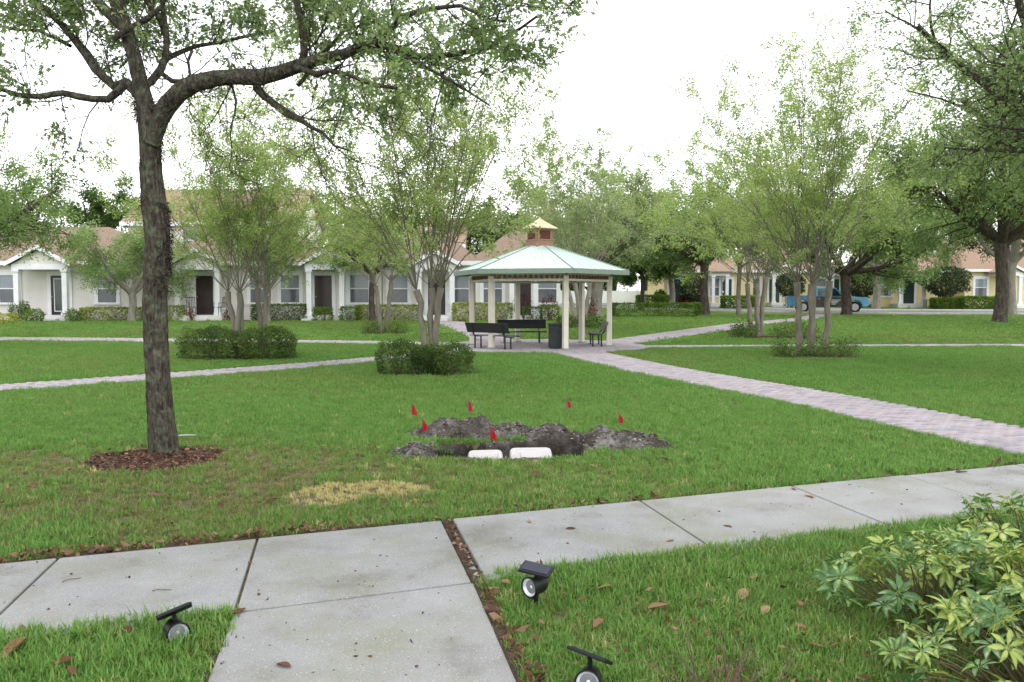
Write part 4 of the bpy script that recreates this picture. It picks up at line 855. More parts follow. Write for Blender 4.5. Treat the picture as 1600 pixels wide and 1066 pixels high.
# ------------------------------------------------------------------ near oak, limbs traced from the photo
def near_oak():
    rng = np.random.default_rng(11); D0 = 8.3; bx_, by_ = -3.57, 8.3
    o = thing('oak_tree', 'big lichen-barked oak with forked limbs on the near left lawn', 'tree', (bx_, by_, 0))
    K = D0/F
    tp = [(256,725,31),(255,706,27),(252,660,24.5),(248,600,23.5),(244,530,22.5),(242,470,22.5),(245,410,22.5),(246,360,23),(241,320,21.5),(236,275,20),(235,240,19.5),(234,205,21),(232,185,20),(226,160,16.5),(219,130,15),(210,90,14),(198,50,13.5),(184,10,13),(170,-40,12),(160,-110,11),(165,-200,9),(185,-300,7)]
    P = np.array([pt(a, b, D0 + .0008*max(0, 185-b)) for a, b, c in tp]); Rd = np.array([c*K*.80 for *_, c in tp])
    n = 300; s = np.r_[0, np.cumsum(np.linalg.norm(np.diff(P, axis=0), axis=1))]; t = np.linspace(0, s[-1], n); P2 = np.stack([np.interp(t, s, P[:, k]) for k in range(3)], 1); R2 = np.interp(t, s, Rd)
    for _ in range(3): P2[1:-1] = (P2[:-2] + 2*P2[1:-1] + P2[2:])/4; R2[1:-1] = (R2[:-2] + 2*R2[1:-1] + R2[2:])/4
    S = 100; T = nrm(np.gradient(P2, axis=0)); A = nrm(np.cross(T, [0, 1, 0])); B = np.cross(T, A); a = np.linspace(0, 2*math.pi, S+1)[:-1]
    uu, vv = np.meshgrid(a, t); rid = np.abs(fbm(np.cos(uu)*3.2 + 9, np.sin(uu)*3.2 + vv*1.6, 3)) ; fine = np.abs(fbm(np.cos(uu)*11 + 5, np.sin(uu)*11 + vv*2.2, 3))*-2.2 + .25 + fbm(np.cos(uu)*16, np.sin(uu)*16 + vv*14, 2)*.6
    lump = fbm(np.cos(uu)*.8 + 3, np.sin(uu)*.8 + vv*1.3, 2); flare = np.exp(-t/.12)[:, None]*(.10*np.cos(uu*5 + .6) + .06)
    rad = R2[:, None]*(1 - .28*rid + .16*fine + .20*lump + flare)
    tv = (P2[:, None] + rad[..., None]*(np.cos(a)[None, :, None]*A[:, None] + np.sin(a)[None, :, None]*B[:, None])).reshape(-1, 3)
    idx = np.arange(n*S).reshape(n, S); nx_ = np.roll(idx, -1, 1); tf = np.stack([idx[:-1], nx_[:-1], nx_[1:], idx[1:]], -1).reshape(-1, 4)
    L = [  # px, py, radius px ; depth start, depth end
     ([(236,225,13),(248,190,15),(262,165,14.5),(280,145,14),(305,130,13),(335,122,12.5),(370,119,12),(405,119,12),(440,112,11),(470,103,9.5),(500,94,8.5),(535,84,7.5),(560,72,7),(585,68,6),(615,74,5.5),(650,88,5),(685,90,4),(720,86,3.4),(760,76,2.8),(800,55,2.2),(840,25,1.6)], 8.25, 7.5),
     ([(228,165,9),(212,140,8.5),(195,131,8),(178,136,7),(165,124,7),(148,108,7),(132,84,6.5),(116,60,6),(98,40,5.5),(75,18,5),(52,0,5),(20,-30,4),(-20,-60,3)], 8.35, 8.9),
     ([(196,132,6),(180,145,6),(168,156,6),(150,157,5.5),(125,152,5),(95,147,4.6),(60,150,4),(30,148,3.5),(0,138,3),(-40,130,2.4),(-80,120,2)], 8.4, 8.0),
     ([(110,72,3),(85,60,3),(60,48,2.7),(30,46,2.2),(0,42,2),(-40,30,1.5)], 8.8, 9.2),
     ([(222,140,6),(238,122,6),(250,108,6),(259,92,5.5),(262,70,5),(257,45,4.5),(255,15,4),(258,-30,3.5),(270,-90,3)], 8.4, 9.2),
     ([(262,92,4),(285,82,4),(310,73,3.7),(340,65,3.3),(370,60,3),(400,55,2.6),(430,48,2)], 8.8, 9.5),
     ([(254,116,4),(268,126,3.8),(285,128,3.4),(300,122,3)], 8.5, 8.3),
     ([(400,122,6),(405,138,6.5),(412,152,6),(430,165,5.5),(450,178,5),(470,190,4.3),(485,200,3.5),(505,212,2.5),(525,228,1.8),(545,235,1.3)], 8.2, 7.6),
     ([(470,105,6),(475,85,6),(474,60,5.5),(470,35,5),(466,10,4.5),(462,-30,4),(455,-90,3)], 7.9, 7.6),
     ([(466,134,3),(480,118,3.5),(495,100,3.5),(510,80,3),(525,62,3),(545,40,2.5),(565,15,2.2),(580,-20,2)], 7.9, 8.4),
     ([(462,105,4),(490,110,4),(515,112,3.4),(545,118,3),(580,132,2.4),(620,138,2)], 7.8, 7.2),
     ([(585,68,4),(605,52,4),(630,30,3.8),(660,18,3.4),(690,6,3),(720,12,2.4),(760,26,2),(790,34,1.5)], 7.6, 7.0),
     ([(600,70,3),(625,85,2.8),(655,100,2.4),(690,118,2),(730,140,1.6),(765,165,1.2)], 7.6, 7.1),
     ([(255,55,3),(250,30,3),(235,10,3),(215,-20,2.5)], 8.9, 8.6),
     ([(300,80,2.4),(292,95,2.4),(296,115,2.2),(305,128,2)], 8.7, 8.4),
     ([(178,60,5),(200,45,5),(228,32,4),(250,10,3),(270,-30,2.5)], 8.3, 8.0),
     ([(355,122,2.4),(365,140,2),(372,160,1.7),(368,180,1.4),(360,200,1.1)], 8.2, 8.1)]
    paths, twigs, mains = [], [], []
    for pl, d0, d1 in L:
        q = np.array([pt(a_, b_, d0 + (d1-d0)*i/(len(pl)-1)) for i, (a_, b_, c_) in enumerate(pl)]); r_ = np.array([c_*K for *_, c_ in pl])
        q[1:-1] += rng.normal(0, .012, (len(q)-2, 3)); paths.append((q, r_*(1 + rng.normal(0, .06, len(r_))), 12)); mains.append(q)
    # limbs that leave the trunk above and behind the frame
    crown_top = P2[-1]
    for k in range(9):
        p, t_ = along(P2[190:], rng.random()*.98); a_ = k*2.4; el = rng.uniform(.1, .7); d = np.array([math.cos(a_)*math.cos(el), math.sin(a_)*math.cos(el)+.2, math.sin(el)])
        if p[2] < 4.9 and d[1] < 0: d[1] = abs(d[1])
        mains.append(limb(rng, p, d, rng.uniform(2.2, 3.6), .06, .015, 8, .12, .05, paths, 8))
    spec = [(9, .75, 1.0, .16, .06, .12), (5, .42, .9, .18, .03, .15), (4, .24, .8, .2, 0, .2)]
    for i, q in enumerate(mains):
        Lq = np.linalg.norm(np.diff(q, axis=0), axis=1).sum(); sp = list(spec); sp[0] = (max(3, 3.9*Lq), *spec[0][1:5], .42 if i == 0 else .25 if i in (1, 2) else .15)
        sprout(rng, q, 0, sp, paths, twigs, .018)
    bv, bf = tubes(paths); put('trunk', tv, tf, M['oakbark'], o, True); put('limbs', bv, bf, M['oakbark'], o, True)['kind'] = 'stuff'
    def keep_twig(q):
        x, y, z = q.mean(0); zpx = 467 - (z - 1.6)/y*F; xpx = 800 + x/y*F
        if z < 3.6 and -4.5 < x < -2.6: return False
        if z < 3.0 + .2*max(0, x + 2.5): return False
        if y < 8.3 and -4.2 < x < -1.9 and z < 4.7 and 80 < zpx < 230: return False
        return not (150 < xpx < 260 and y < 8.4 and z < 5.2 and rng.random() < .8)
    twigs = [t_ for t_ in twigs if keep_twig(t_)]
    v, f, tint = leaf_twigs(rng, twigs, 13, .066, .03, .40, .7); put('crown', v, f, M['oakleaf'], o, tint=tint)
    # tufts of brown moss on trunk and limb
    MP = []
    for (u0, u1, ang_, n_) in ((.33,.45,3.1,900), (.30,.33,2.4,150), (.52,.56,3.0,200), (.585,.64,.1,260), (.585,.62,3.1,160), (.43,.47,.2,100)):
        i = (rng.uniform(u0, u1, n_)*n*.86).astype(int); a_ = ang_ + rng.normal(0, .45, n_); MP.append(P2[i] + (R2[i]*1.02)[:, None]*(np.cos(a_)[:, None]*A[i] + np.sin(a_)[:, None]*B[i]))
    q = mains[0]
    for k in range(700):
        p, t_ = along(q, rng.uniform(.22, .52)); MP.append((p + np.array([rng.normal(0, .03), rng.normal(0, .05), rng.uniform(-.05, .10)]))[None])
    for k in range(160):
        p, t_ = along(mains[2], rng.uniform(.0, .25)); MP.append((p + np.array([rng.normal(0, .04), rng.normal(0, .04), rng.uniform(-.10, .03)]))[None])
    MPa = np.concatenate(MP); nM = len(MPa); v, f = leaves(MPa, rng.normal(size=(nM, 3)) + np.array([0, 0, -.3]), rng.uniform(.03, .08, nM), rng.uniform(.006, .014, nM), rng, .3); put('moss', v, f, M['moss'], o, tint=rng.random(nM))
near_oak()
bed('mulch_ring', 'round ring of dark mulch at the near oak trunk', -3.55, 8.05, .64, .62, 5, 1800)

# ------------------------------------------------------------------ vase-shaped myrtles with their shrubs
def m_at(px, Y): return wx(px, Y), Y
myrtle('tall vase-shaped tree rising from the trimmed shrubs left of the gazebo', *m_at(672, 17.9), [(-.035,0,-.30,.05),(.04,.03,.25,-.05),(.0,-.03,.02,.18)], 1.72, 7.2, 3.0, 21, shoots=13, per=11, size=.06, r=.078, tw=(6,5))
bed('mulch_bed', 'mulch under the trimmed shrubs left of the gazebo', wx(668, 17.3), 17.25, 1.1, .7, 1, 500)
for i, (px, w, h, lab) in enumerate([(622,.42,.68,'left'), (668,.33,.58,'middle'), (706,.38,.62,'right')]):
    shrub('shrub', f'trimmed green shrub at the {lab} under the tall tree left of the gazebo', 'shrub', wx(px, 17.1), 17.15 + .12*(i == 1), w, .38, h, 5200, .05, 'bushleaf', 30+i, 'soft', group='shrubs under the vase-shaped trees', loose=.03)
myrtle('multi-stemmed vase-shaped tree between two wide shrubs on the left lawn', *m_at(383, 22.3), [(-.25,0,-.45,0),(-.12,.05,-.2,.2),(-.2,-.1,-.1,-.15),(.28,.5,.2,.5),(.42,.45,.45,.4)], 1.85, 6.8, 2.8, 22, shoots=9, per=11, size=.062, r=.075, tw=(6,5))
bed('mulch_bed', 'mulch under the two wide shrubs on the left lawn', wx(373, 21.7), 21.7, 1.7, .9, 2, 400)
for i, (px, w, lab) in enumerate([(331,.72,'left of'), (419,.64,'right of')]):
    shrub('shrub', f'wide loose shrub just {lab} the multi-stemmed tree on the left lawn', 'shrub', wx(px, 21.6), 21.55, w, .55, .80, 8000, .058, 'bushleaf', 40+i, 'soft', group='shrubs under the vase-shaped trees', loose=.035)
myrtle('largest vase-shaped tree with thick stems on the right lawn', *m_at(1273, 22.9), [(-.40,.1,-.45,.15),(-.12,-.05,-.12,-.05),(.28,-.1,.35,-.12),(.05,.3,.1,.4)], 2.0, 8.3, 3.4, 23, shoots=12, per=11, size=.062, r=.088, tw=(6,5))
bed('mulch_bed', 'mulch under the largest vase-shaped tree on the right lawn', wx(1275, 22.4), 22.4, 1.35, .8, 3, 400)
for i, (px, w, h, lab) in enumerate([(1222,.24,.42,'left'), (1268,.36,.36,'middle'), (1315,.42,.5,'right')]):
    shrub('shrub', f'sparse low shrub at the {lab} foot of the right lawn\'s largest tree', 'shrub', wx(px, 22.2), 22.1, w, .35, h, 1100, .06, 'bushleaf', 50+i, group='shrubs under the vase-shaped trees', loose=.09)
myrtle('slimmer vase-shaped tree beside the slanting brick path', *m_at(1183, 32.3), [(-.2,0,-.4,0),(.12,.1,.35,.1),(0,-.1,0,.2)], 2.2, 8.4, 4.2, 24, shoots=12, per=9, size=.085, r=.095, tw=(6,4))
bed('mulch_bed', 'mulch under the tree beside the slanting brick path', wx(1215, 31.8), 31.8, 2.4, .9, 4, 250)
for i, (px, w, lab) in enumerate([(1160,.45,'left'), (1240,.85,'right')]):
    shrub('shrub', f'sparse shrub at the {lab} of the tree beside the slanting path', 'shrub', wx(px, 31.8), 31.7, w, .5, .55, 1700, .075, 'bushleaf', 60+i, group='shrubs under the vase-shaped trees', loose=.1)
myrtle('small vase-shaped tree on the lawn before the white villas', *m_at(600, 35.0), [(-.15,0,-.35,0),(.1,.1,.3,.1)], 2.1, 6.4, 3.2, 25, shoots=11, per=9, size=.09, r=.10, tw=(5,4), leaf='myrtleleaf')
bed('mulch_bed', 'mulch under the small tree before the white villas', wx(600, 34), 34, 1.0, .7, 6, 250)
for i, (px, w, lab) in enumerate([(578,.3,'left'), (617,.48,'right')]):
    shrub('shrub', f'low shrub at the {lab} foot of the small tree before the villas', 'shrub', wx(px, 33.8), 33.8, w, .4, .5, 1000, .07, 'bushleaf', 70+i, group='shrubs under the vase-shaped trees')
myrtle('pale vase-shaped tree seen behind the gazebo posts', *m_at(908, 37.5), [(-.2,0,-.8,0),(0,.1,-.3,.1),(.15,0,.45,0)], 2.3, 8.8, 3.6, 26, shoots=11, per=9, size=.10, leaf='paleleaf', r=.11, tw=(6,4), bk='greybark')
for i, (px, w, lab) in enumerate([(884,.4,'left'), (920,.55,'right')]):
    shrub('shrub', f'loose shrub behind the gazebo, the {lab} one of two', 'shrub', wx(px, 36.8), 36.8, w, .45, .58, 1200, .08, 'bushleaf', 80+i, group='shrubs under the vase-shaped trees')

# ------------------------------------------------------------------ oaks and background trees
S3 = lambda a, b, c: [(a, b, .9, .16, .05, .2), (5, b*.5, .9, .18, .03, .15), (c, b*.28, .8, .2, 0, .2)]
oak('oak_tree', 'massive dark-trunked oak on the right lawn', *at(1562, 505), 4.1, .30, 8, S3(11, 2.8, 5), 31, 'midleaf', 10, .19, .12, limb_len=7.0, up=.5)
oak('oak_tree', 'dark low-forking oak behind the pickup', wx(1321, 56.5), 56.5, 2.9, .34, 6, S3(9, 2.5, 4), 32, 'midleaf', 12, .20, .11, limb_len=5.2, up=.3)
oak('oak_tree', 'straight dark-trunked oak near the road left of the slanting path', wx(1100, 56), 56, 3.6, .30, 5, S3(9, 2.4, 4), 33, 'midleaf', 12, .19, .11, limb_len=4.4, up=.35)
oak('street_tree', 'slim roadside tree right of the straight dark oak', wx(1154, 58), 58, 3.4, .16, 4, S3(6, 1.7, 4), 34, 'midleaf', 10, .18, .1, limb_len=3.2, up=.5, bk='greybark')
oak('oak_tree', 'thick grey-trunked oak between the gazebo and the white fence', wx(933, 52), 52, 3.2, .38, 5, S3(7, 2.3, 4), 35, 'paleleaf', 11, .20, .11, limb_len=4.8, up=.6, bk='greybark')
oak('street_tree', 'dark bushy tree on thin stems before the white fence', wx(1003, 66), 66, 3.0, .18, 5, S3(7, 1.8, 4), 36, 'darkleaf', 12, .22, .12, limb_len=3.4, up=.4)
oak('street_tree', 'pale forked tree before the yellow villa porch', wx(1049, 68), 68, 2.6, .26, 4, S3(7, 1.9, 4), 37, 'midleaf', 11, .22, .12, limb_len=4.0, up=.6, bk='greybark')
oak('street_tree', 'pale-trunked tree just right of the pickup', wx(1368, 69), 69, 3.4, .30, 4, S3(6, 1.9, 4), 38, 'midleaf', 10, .22, .12, limb_len=4.2, up=.5, bk='greybark')
oak('street_tree', 'pale trunk close behind the massive right oak', wx(1579, 56), 56, 3.6, .30, 4, S3(6, 2.0, 4), 39, 'darkleaf', 11, .2, .12, limb_len=4.2, up=.5, bk='greybark')
oak('street_tree', 'slender dark-trunked tree against the white villas', wx(582, 42.6), 42.6, 2.5, .16, 5, S3(6, 1.4, 4), 40, 'midleaf', 10, .13, .08, limb_len=2.6, up=.6)
oak('street_tree', 'pale forked tree beside the villa with porch chairs', wx(418, 42.8), 42.8, 1.6, .18, 4, S3(6, 1.5, 4), 41, 'midleaf', 10, .13, .08, limb_len=3.0, up=.8, bk='greybark')
oak('street_tree', 'small forked tree before the far left villa hedge', wx(207, 42.3), 42.3, 1.5, .20, 5, S3(8, 1.7, 4), 42, 'midleaf', 11, .13, .09, limb_len=3.0, up=.75, bk='greybark', lead=False)
oak('oak_tree', 'leafy oak leaning in at the far left edge', -19.8, 27.5, 3.4, .28, 6, S3(9, 2.0, 5), 43, 'midleaf', 13, .12, .09, limb_len=4.6, up=.32)
oak('oak_tree', 'oak whose boughs reach in at the top right corner', 11.0, 14.6, 3.9, .24, 9, S3(11, 1.9, 4), 44, 'oakleaf', 11, .085, .07, limb_len=4.8, up=.28, bk='oakbark')
BT = 'trees standing behind the villas'
for i, (px, Y, hf, ll, up, leaf, lab, sz) in enumerate([
    (20, 74, 5, 5.5, .4, 'midleaf', 'broad tree behind the far left villa roof', .3), (165, 80, 6.5, 4.2, .5, 'darkleaf', 'dark tree left of the two-storey house', .3), (500, 76, 5, 5, .5, 'midleaf', 'tree between the two tall houses', .3),
    (780, 64, 3.6, 4.0, .5, 'darkleaf', 'dark tree behind the end villa left of the cupola', .26), (850, 80, 4, 5.5, .6, 'paleleaf', 'pale tree behind the gazebo cupola', .32), (960, 98, 4.5, 6.5, .5, 'paleleaf', 'tall pale tree far behind the white fence', .38),
    (1010, 100, 4, 5, .4, 'darkleaf', 'dark tree far behind the bushy tree', .36), (1070, 96, 5, 6, .5, 'midleaf', 'green tree behind the left end of the yellow villas', .36), (1180, 98, 5.5, 6.5, .5, 'midleaf', 'rounded tree behind the yellow villas', .38),
    (1290, 100, 6, 6.5, .5, 'midleaf', 'broad tree behind the villa with the pickup', .38), (1420, 96, 6, 6.5, .5, 'midleaf', 'broad tree behind the columned yellow villa', .38), (1540, 94, 6, 6.5, .5, 'darkleaf', 'dark tree behind the pediment villa', .38), (925, 92, 1.6, 4.2, .2, 'darkleaf', 'low dark tree just behind the white fence', .34)]):
    oak('background_tree', lab, wx(px, Y), Y, hf, .3, 5, S3(6, ll*.42, 3), 60+i, leaf, 8, sz*1.08, .16, group=BT, limb_len=ll, up=up)

# ------------------------------------------------------------------ villa planting and hedges
HG = 'planting along the villa fronts'
def hedge(x0, x1, yt, yb, Y, kind, label, shape='box', name='hedge', cat='hedge', seed=0, n=None, clear=0, dep=None, group=HG):
    xa, xb = wx(x0, Y), wx(x1, Y); x = (xa+xb)/2; h = pt(x0, yt, Y)[2] - float(g(x, Y)); rx = (xb-xa)/2; dep = dep or min(.6, rx)
    n = n or int(2300*max(.6, rx*1.6)*max(.6, h)); return shrub(name, label, cat, x, Y, rx, dep, h, n, .10*Y/44, kind, seed, shape, group, clear=clear, loose=.05)
hedge(-4, 22, 492, 0, 39.5, 'yellowleaf', 'golden clipped shrub at the far left edge of the lawn', seed=1, name='shrub', cat='shrub')
hedge(40, 68, 485, 0, 42.2, 'hedgeleaf', 'round clipped shrub left of the glass-door steps', 'round', 'shrub', 'shrub', 2)
hedge(103, 126, 485, 0, 42.2, 'hedgeleaf', 'round clipped shrub right of the glass-door steps', 'round', 'shrub', 'shrub', 3)
hedge(18, 46, 474, 0, 43.6, 'bushleaf', 'dark leafy shrub under the far left window', 'round', 'shrub', 'shrub', 4)
hedge(134, 230, 482, 0, 43.7, 'varileaf', 'long variegated hedge right of the glass-door porch', seed=5)
hedge(236, 284, 479, 0, 43.7, 'varileaf', 'yellowish hedge glimpsed right of the near oak trunk', seed=6)
hedge(398, 482, 477, 0, 44.0, 'bushleaf', 'long dark green hedge below the window with blinds', seed=7)
hedge(492, 517, 482, 0, 42.5, 'hedgeleaf', 'small clipped cube shrub before the small porch', seed=8, name='shrub', cat='shrub')
hedge(534, 558, 481, 0, 42.7, 'hedgeleaf', 'clipped shrub right of the small porch', seed=9, name='shrub', cat='shrub')
hedge(560, 656, 478, 0, 43.9, 'varileaf', 'long variegated hedge behind the small lawn tree', seed=10)
hedge(709, 800, 475, 0, 43.9, 'varileaf', 'variegated hedge seen through the left gazebo posts', seed=11)
hedge(818, 846, 481, 0, 43.2, 'bushleaf', 'low green hedge below the red-leaved plant', seed=12); hedge(846, 872, 479, 0, 43.2, 'hedgeleaf', 'clipped green hedge at the corner of the end villa', seed=13)
hedge(796, 829, 458, 0, 43.8, 'redleaf', 'large red-leaved plant beside the end villa door', 'round', 'ti_plant', 'shrub', 14, n=500)
hedge(847, 870, 463, 0, 44.0, 'redleaf', 'smaller red-leaved plant below the end villa window', 'round', 'ti_plant', 'shrub', 15, n=400)
hedge(912, 930, 466, 0, 50, 'redleaf', 'red-leaved plant behind the right gazebo posts', 'round', 'ti_plant', 'shrub', 16, n=350)
hedge(296, 302, 483, 0, 43.1, 'redleaf', 'small reddish plant at the left of the chair porch', 'round', 'ti_plant', 'shrub', 17, n=200); hedge(351, 360, 483, 0, 43.1, 'redleaf', 'small reddish plant at the right of the chair porch', 'round', 'ti_plant', 'shrub', 18, n=200)
RH = 'hedges near the yellow villas'
hedge(954, 1092, 475, 0, 53, 'hedgeleaf', 'long low hedge right of the gazebo', seed=20, group=RH, n=7000); hedge(996, 1050, 463, 0, 69.5, 'hedgeleaf', 'short hedge in front of the white fence end', seed=21, group=RH)
hedge(1129, 1176, 464, 0, 70, 'hedgeleaf', 'clipped hedge before the twin-porch yellow villa', seed=22, group=RH); hedge(1064, 1100, 463, 0, 71.5, 'redleaf', 'low reddish planting under the dark rounded shrub', seed=23, group=RH)
hedge(1458, 1500, 467, 0, 69, 'hedgeleaf', 'left clipped hedge before the dome tree', seed=24, group=RH); hedge(1500, 1552, 465, 0, 68.4, 'hedgeleaf', 'right clipped hedge beside the massive oak trunk', seed=25, group=RH)
hedge(1022, 1040, 456, 0, 72, 'bushleaf', 'small rounded shrub at the end of the white fence', 'round', 'shrub', 'shrub', 26, group=RH)
TD = 'dome-clipped small trees'
hedge(1061, 1099, 431, 0, 71, 'topiary', 'dark rounded clipped tree before the twin-porch villa', 'round', 'topiary_tree', 'tree', 27, clear=.7, dep=1.0, n=3500, group=TD)
hedge(1212, 1254, 428, 0, 71, 'topiary', 'dark rounded clipped tree behind the pickup bed', 'round', 'topiary_tree', 'tree', 28, clear=1.0, dep=1.0, n=3500, group=TD)
hedge(1439, 1507, 417, 0, 70, 'topiary', 'large dark dome-clipped tree before the columned villa', 'round', 'topiary_tree', 'tree', 29, clear=1.1, dep=1.5, n=7000, group=TD)
hedge(1326, 1364, 428, 0, 71.5, 'topiary', 'dark rounded tree between the pickup and the pale trunk', 'round', 'topiary_tree', 'tree', 30, clear=.8, dep=1.0, n=3500, group=TD)
for (xa, xb, ya, yb, lab) in [(X_(-190), X_(47), 43.0, 44.95, 'far left villa bed'), (X_(128), X_(288), 43.0, 44.95, 'bed between the first two porches'), (X_(356), X_(490), 43.2, 45.2, 'bed below the window with blinds'), (X_(547), X_(656), 43.1, 44.95, 'bed behind the small lawn tree'), (X_(712), X_(797), 43.1, 44.95, 'bed before the villa seen through the gazebo'), (X_(839), X_(872), 43.1, 44.95, 'bed at the end villa corner')]:
    nx2 = 12; v = [(xa + (xb-xa)*i/nx2, ya + (yb-ya)*j/3, g(0, ya + (yb-ya)*j/3) + .035) for j in range(4) for i in range(nx2+1)]
    tag(MB().add(v, [(j*(nx2+1)+i, j*(nx2+1)+i+1, (j+1)*(nx2+1)+i+1, (j+1)*(nx2+1)+i) for j in range(3) for i in range(nx2)]).build('mulch_strip', M['mulch']), f'dark mulch strip, {lab}', 'mulch bed', kind='stuff')

# ------------------------------------------------------------------ solar spotlights
def spot(px, py, Yb, hz, aim, pan_n, pan_rot, label, ps=.155):
    """head centre at pixel depth; aim = direction of the lens"""
    hc = pt(px, py, Yb); o = thing('solar_spotlight', label, 'solar light', (hc[0], hc[1], 0), 'solar spotlights in the near grass'); a = nrm(aim)
    u = nrm(np.cross([0, 0, 1], a)); w = np.cross(a, u); Rm = np.stack([u, w, a], 1)
    MB().lathe(hc, [(0,-.075),(.022,-.075),(.034,-.066),(.043,-.045),(.046,-.02),(.047,.02),(.052,.032),(.054,.048),(.050,.05),(.046,.044),(.042,.03),(0,.03)], 28, Rm).build('lamp_head', M['black'], o, smooth=True)
    ln = MB().lathe(hc, [(.046,.0435),(.040,.034),(.030,.026),(.016,.020),(.009,.019),(.009,.030),(0,.032)], 28, Rm).build('reflector', M['lens'], o, smooth=True)
    MB().lathe(hc, [(.0458,.0440),(.030,.0475),(.012,.0485),(0,.0488)], 28, Rm).build('lens', M['clear'], o, smooth=True)
    st = MB().cyl((hc[0], hc[1], -.1), (hc[0]-a[0]*.01, hc[1]-a[1]*.01, hc[2]-.035), .009, .013, 10); st.build('stake', M['black'], o)
    MB().obox(hc - np.array([0, 0, .045]) , (.03, .03, .05), rotz(pan_rot)).build('hinge', M['black'], o, bevel=.005)
    nz_ = nrm(pan_n); ux_ = nrm(np.cross([0, 1, 0] if abs(nz_[1]) < .9 else [1, 0, 0], nz_)); ux_ = rotz(0) @ ux_; c_, s_ = math.cos(pan_rot), math.sin(pan_rot); uy_ = np.cross(nz_, ux_); Rp = np.stack([c_*ux_ + s_*uy_, -s_*ux_ + c_*uy_, nz_], 1); pc = hc + np.array([0, 0, hz]) - a*.01
    MB().cyl(hc + np.array([0, 0, .03]) - a*.01, pc, .010, n=10).build('neck', M['black'], o)
    p = MB().obox(pc + np.array([0, 0, .008]), (ps, ps*.78, .014), Rp).build('solar_panel', M['black'], o, bevel=.004); MB().obox(pc + np.array([0, 0, .008]) + Rp @ np.array([0, 0, .0085]), (ps*.84, ps*.62, .003), Rp).build('solar_cell', M['cell'], p)
def clearm():
    m, t, p, out = newmat('clear_lens'); p.inputs['Base Color'].default_value = (.8,.85,.9,1); p.inputs['Roughness'].default_value = .03; p.inputs['Specular IOR Level'].default_value = .8
    tr = t.nodes.new('ShaderNodeBsdfTransparent'); mx = N(t, 'ShaderNodeMixShader', Fac=.2); t.links.new(tr.outputs[0], mx.inputs[1]); t.links.new(p.outputs[0], mx.inputs[2]); t.links.new(mx.outputs[0], out.inputs[0]); return m
M['clear'] = clearm()
spot(274, 985, 3.74, .078, (.62,-.75,-.05), (-.42,.28,.85), .5, 'black solar spotlight in the grass left of the front walk', .16)
spot(836, 915, 4.16, .075, (-.72,-.70,.0), (.10,-.12,.97), -.30, 'black solar spotlight at the grass corner beside the sidewalk gap', .165)
spot(921, 1062, 3.2, .088, (-.25,-.95,.1), (.33,.34,.87), -.5, 'black solar spotlight cut by the bottom edge of the picture', .165)

# ------------------------------------------------------------------ near planting: umbrella shrub and bare stems
def scheff_mat():
    m, t, p, out = newmat('variegated_umbrella_leaf'); p.inputs['Roughness'].default_value = .32; p.inputs['Specular IOR Level'].default_value = .45
    at_ = t.nodes.new('ShaderNodeAttribute'); at_.attribute_name = 'lu'; oi = t.nodes.new('ShaderNodeObjectInfo'); tc = t.nodes.new('ShaderNodeTexCoord')
    n = N(t, 'ShaderNodeTexNoise', Scale=28, Detail=3, Roughness=.6); t.links.new(tc.outputs['Object'], n.inputs['Vector'])
    a1 = N(t, 'ShaderNodeMath', _operation='MULTIPLY_ADD'); a1.inputs[1].default_value = 1.3; t.links.new(n.outputs[0], a1.inputs[0]); t.links.new(at_.outputs['Fac'], a1.inputs[2])
    rs = N(t, 'ShaderNodeMapRange'); rs.inputs[3].default_value = -.42; rs.inputs[4].default_value = .22; t.links.new(oi.outputs['Random'], rs.inputs[0])
    a2 = N(t, 'ShaderNodeMath', _operation='ADD'); t.links.new(a1.outputs[0], a2.inputs[0]); t.links.new(rs.outputs[0], a2.inputs[1])
    r = ramp(t, [(.54, (.36,.42,.09)), (.70, (.25,.34,.07)), (.84, (.13,.245,.06)), (1.0, (.065,.155,.045))]); t.links.new(a2.outputs[0], r.inputs[0])
    t.links.new(r.outputs[0], p.inputs['Base Color'])
    tr = t.nodes.new('ShaderNodeBsdfTranslucent'); t.links.new(r.outputs[0], tr.inputs[0]); mx = N(t, 'ShaderNodeMixShader', Fac=.28)
    t.links.new(p.outputs[0], mx.inputs[1]); t.links.new(tr.outputs[0], mx.inputs[2]); t.links.new(mx.outputs[0], out.inputs[0]); return m
M['scheff'] = scheff_mat()
def leaflet_cluster(seed):
    rng = np.random.default_rng(seed); V, Fq, lu = [], [], []; nl = int(rng.integers(6, 9))
    for k in range(nl):
        a = 2*math.pi*k/nl + rng.normal(0, .12); L = rng.uniform(.085, .125); wd = L*rng.uniform(.30, .38); dr = rng.uniform(.2, .75); seg = 6; ca, sa = math.cos(a), math.sin(a); o = len(V); roll = rng.normal(0, .25)
        for i in range(seg+1):
            u = i/seg; hw = wd/2*math.sin(math.pi*min(1, .04 + u*.96)**.85)**.75 if 0 < u < 1 else .002; r_ = .022 + L*u*(1 - .12*dr*u); z = .012 + .03*u - dr*L*u*u*.75
            for s in (-1, 0, 1): V.append((r_*ca - s*hw*sa, r_*sa + s*hw*ca, z + abs(s)*hw*.28 + s*hw*roll)); lu.append(abs(s)*.42)
        for i in range(seg):
            for s in range(2): b = o + i*3 + s; Fq.append((b, b+3, b+4, b+1))
        o = len(V)
        for (r_, z) in ((0, 0), (.024, .012)):
            for s in (-1, 1): V.append((r_*ca - s*.0016*sa, r_*sa + s*.0016*ca, z)); lu.append(.2)
        Fq.append((o, o+2, o+3, o+1))
    me = mkmesh('leaf_cluster', V, Fq, M['scheff'], True); at_ = me.attributes.new('lu', 'FLOAT', 'POINT'); at_.data.foreach_set('value', np.array(lu, np.float32)); return me
CL = [leaflet_cluster(s) for s in range(6)]
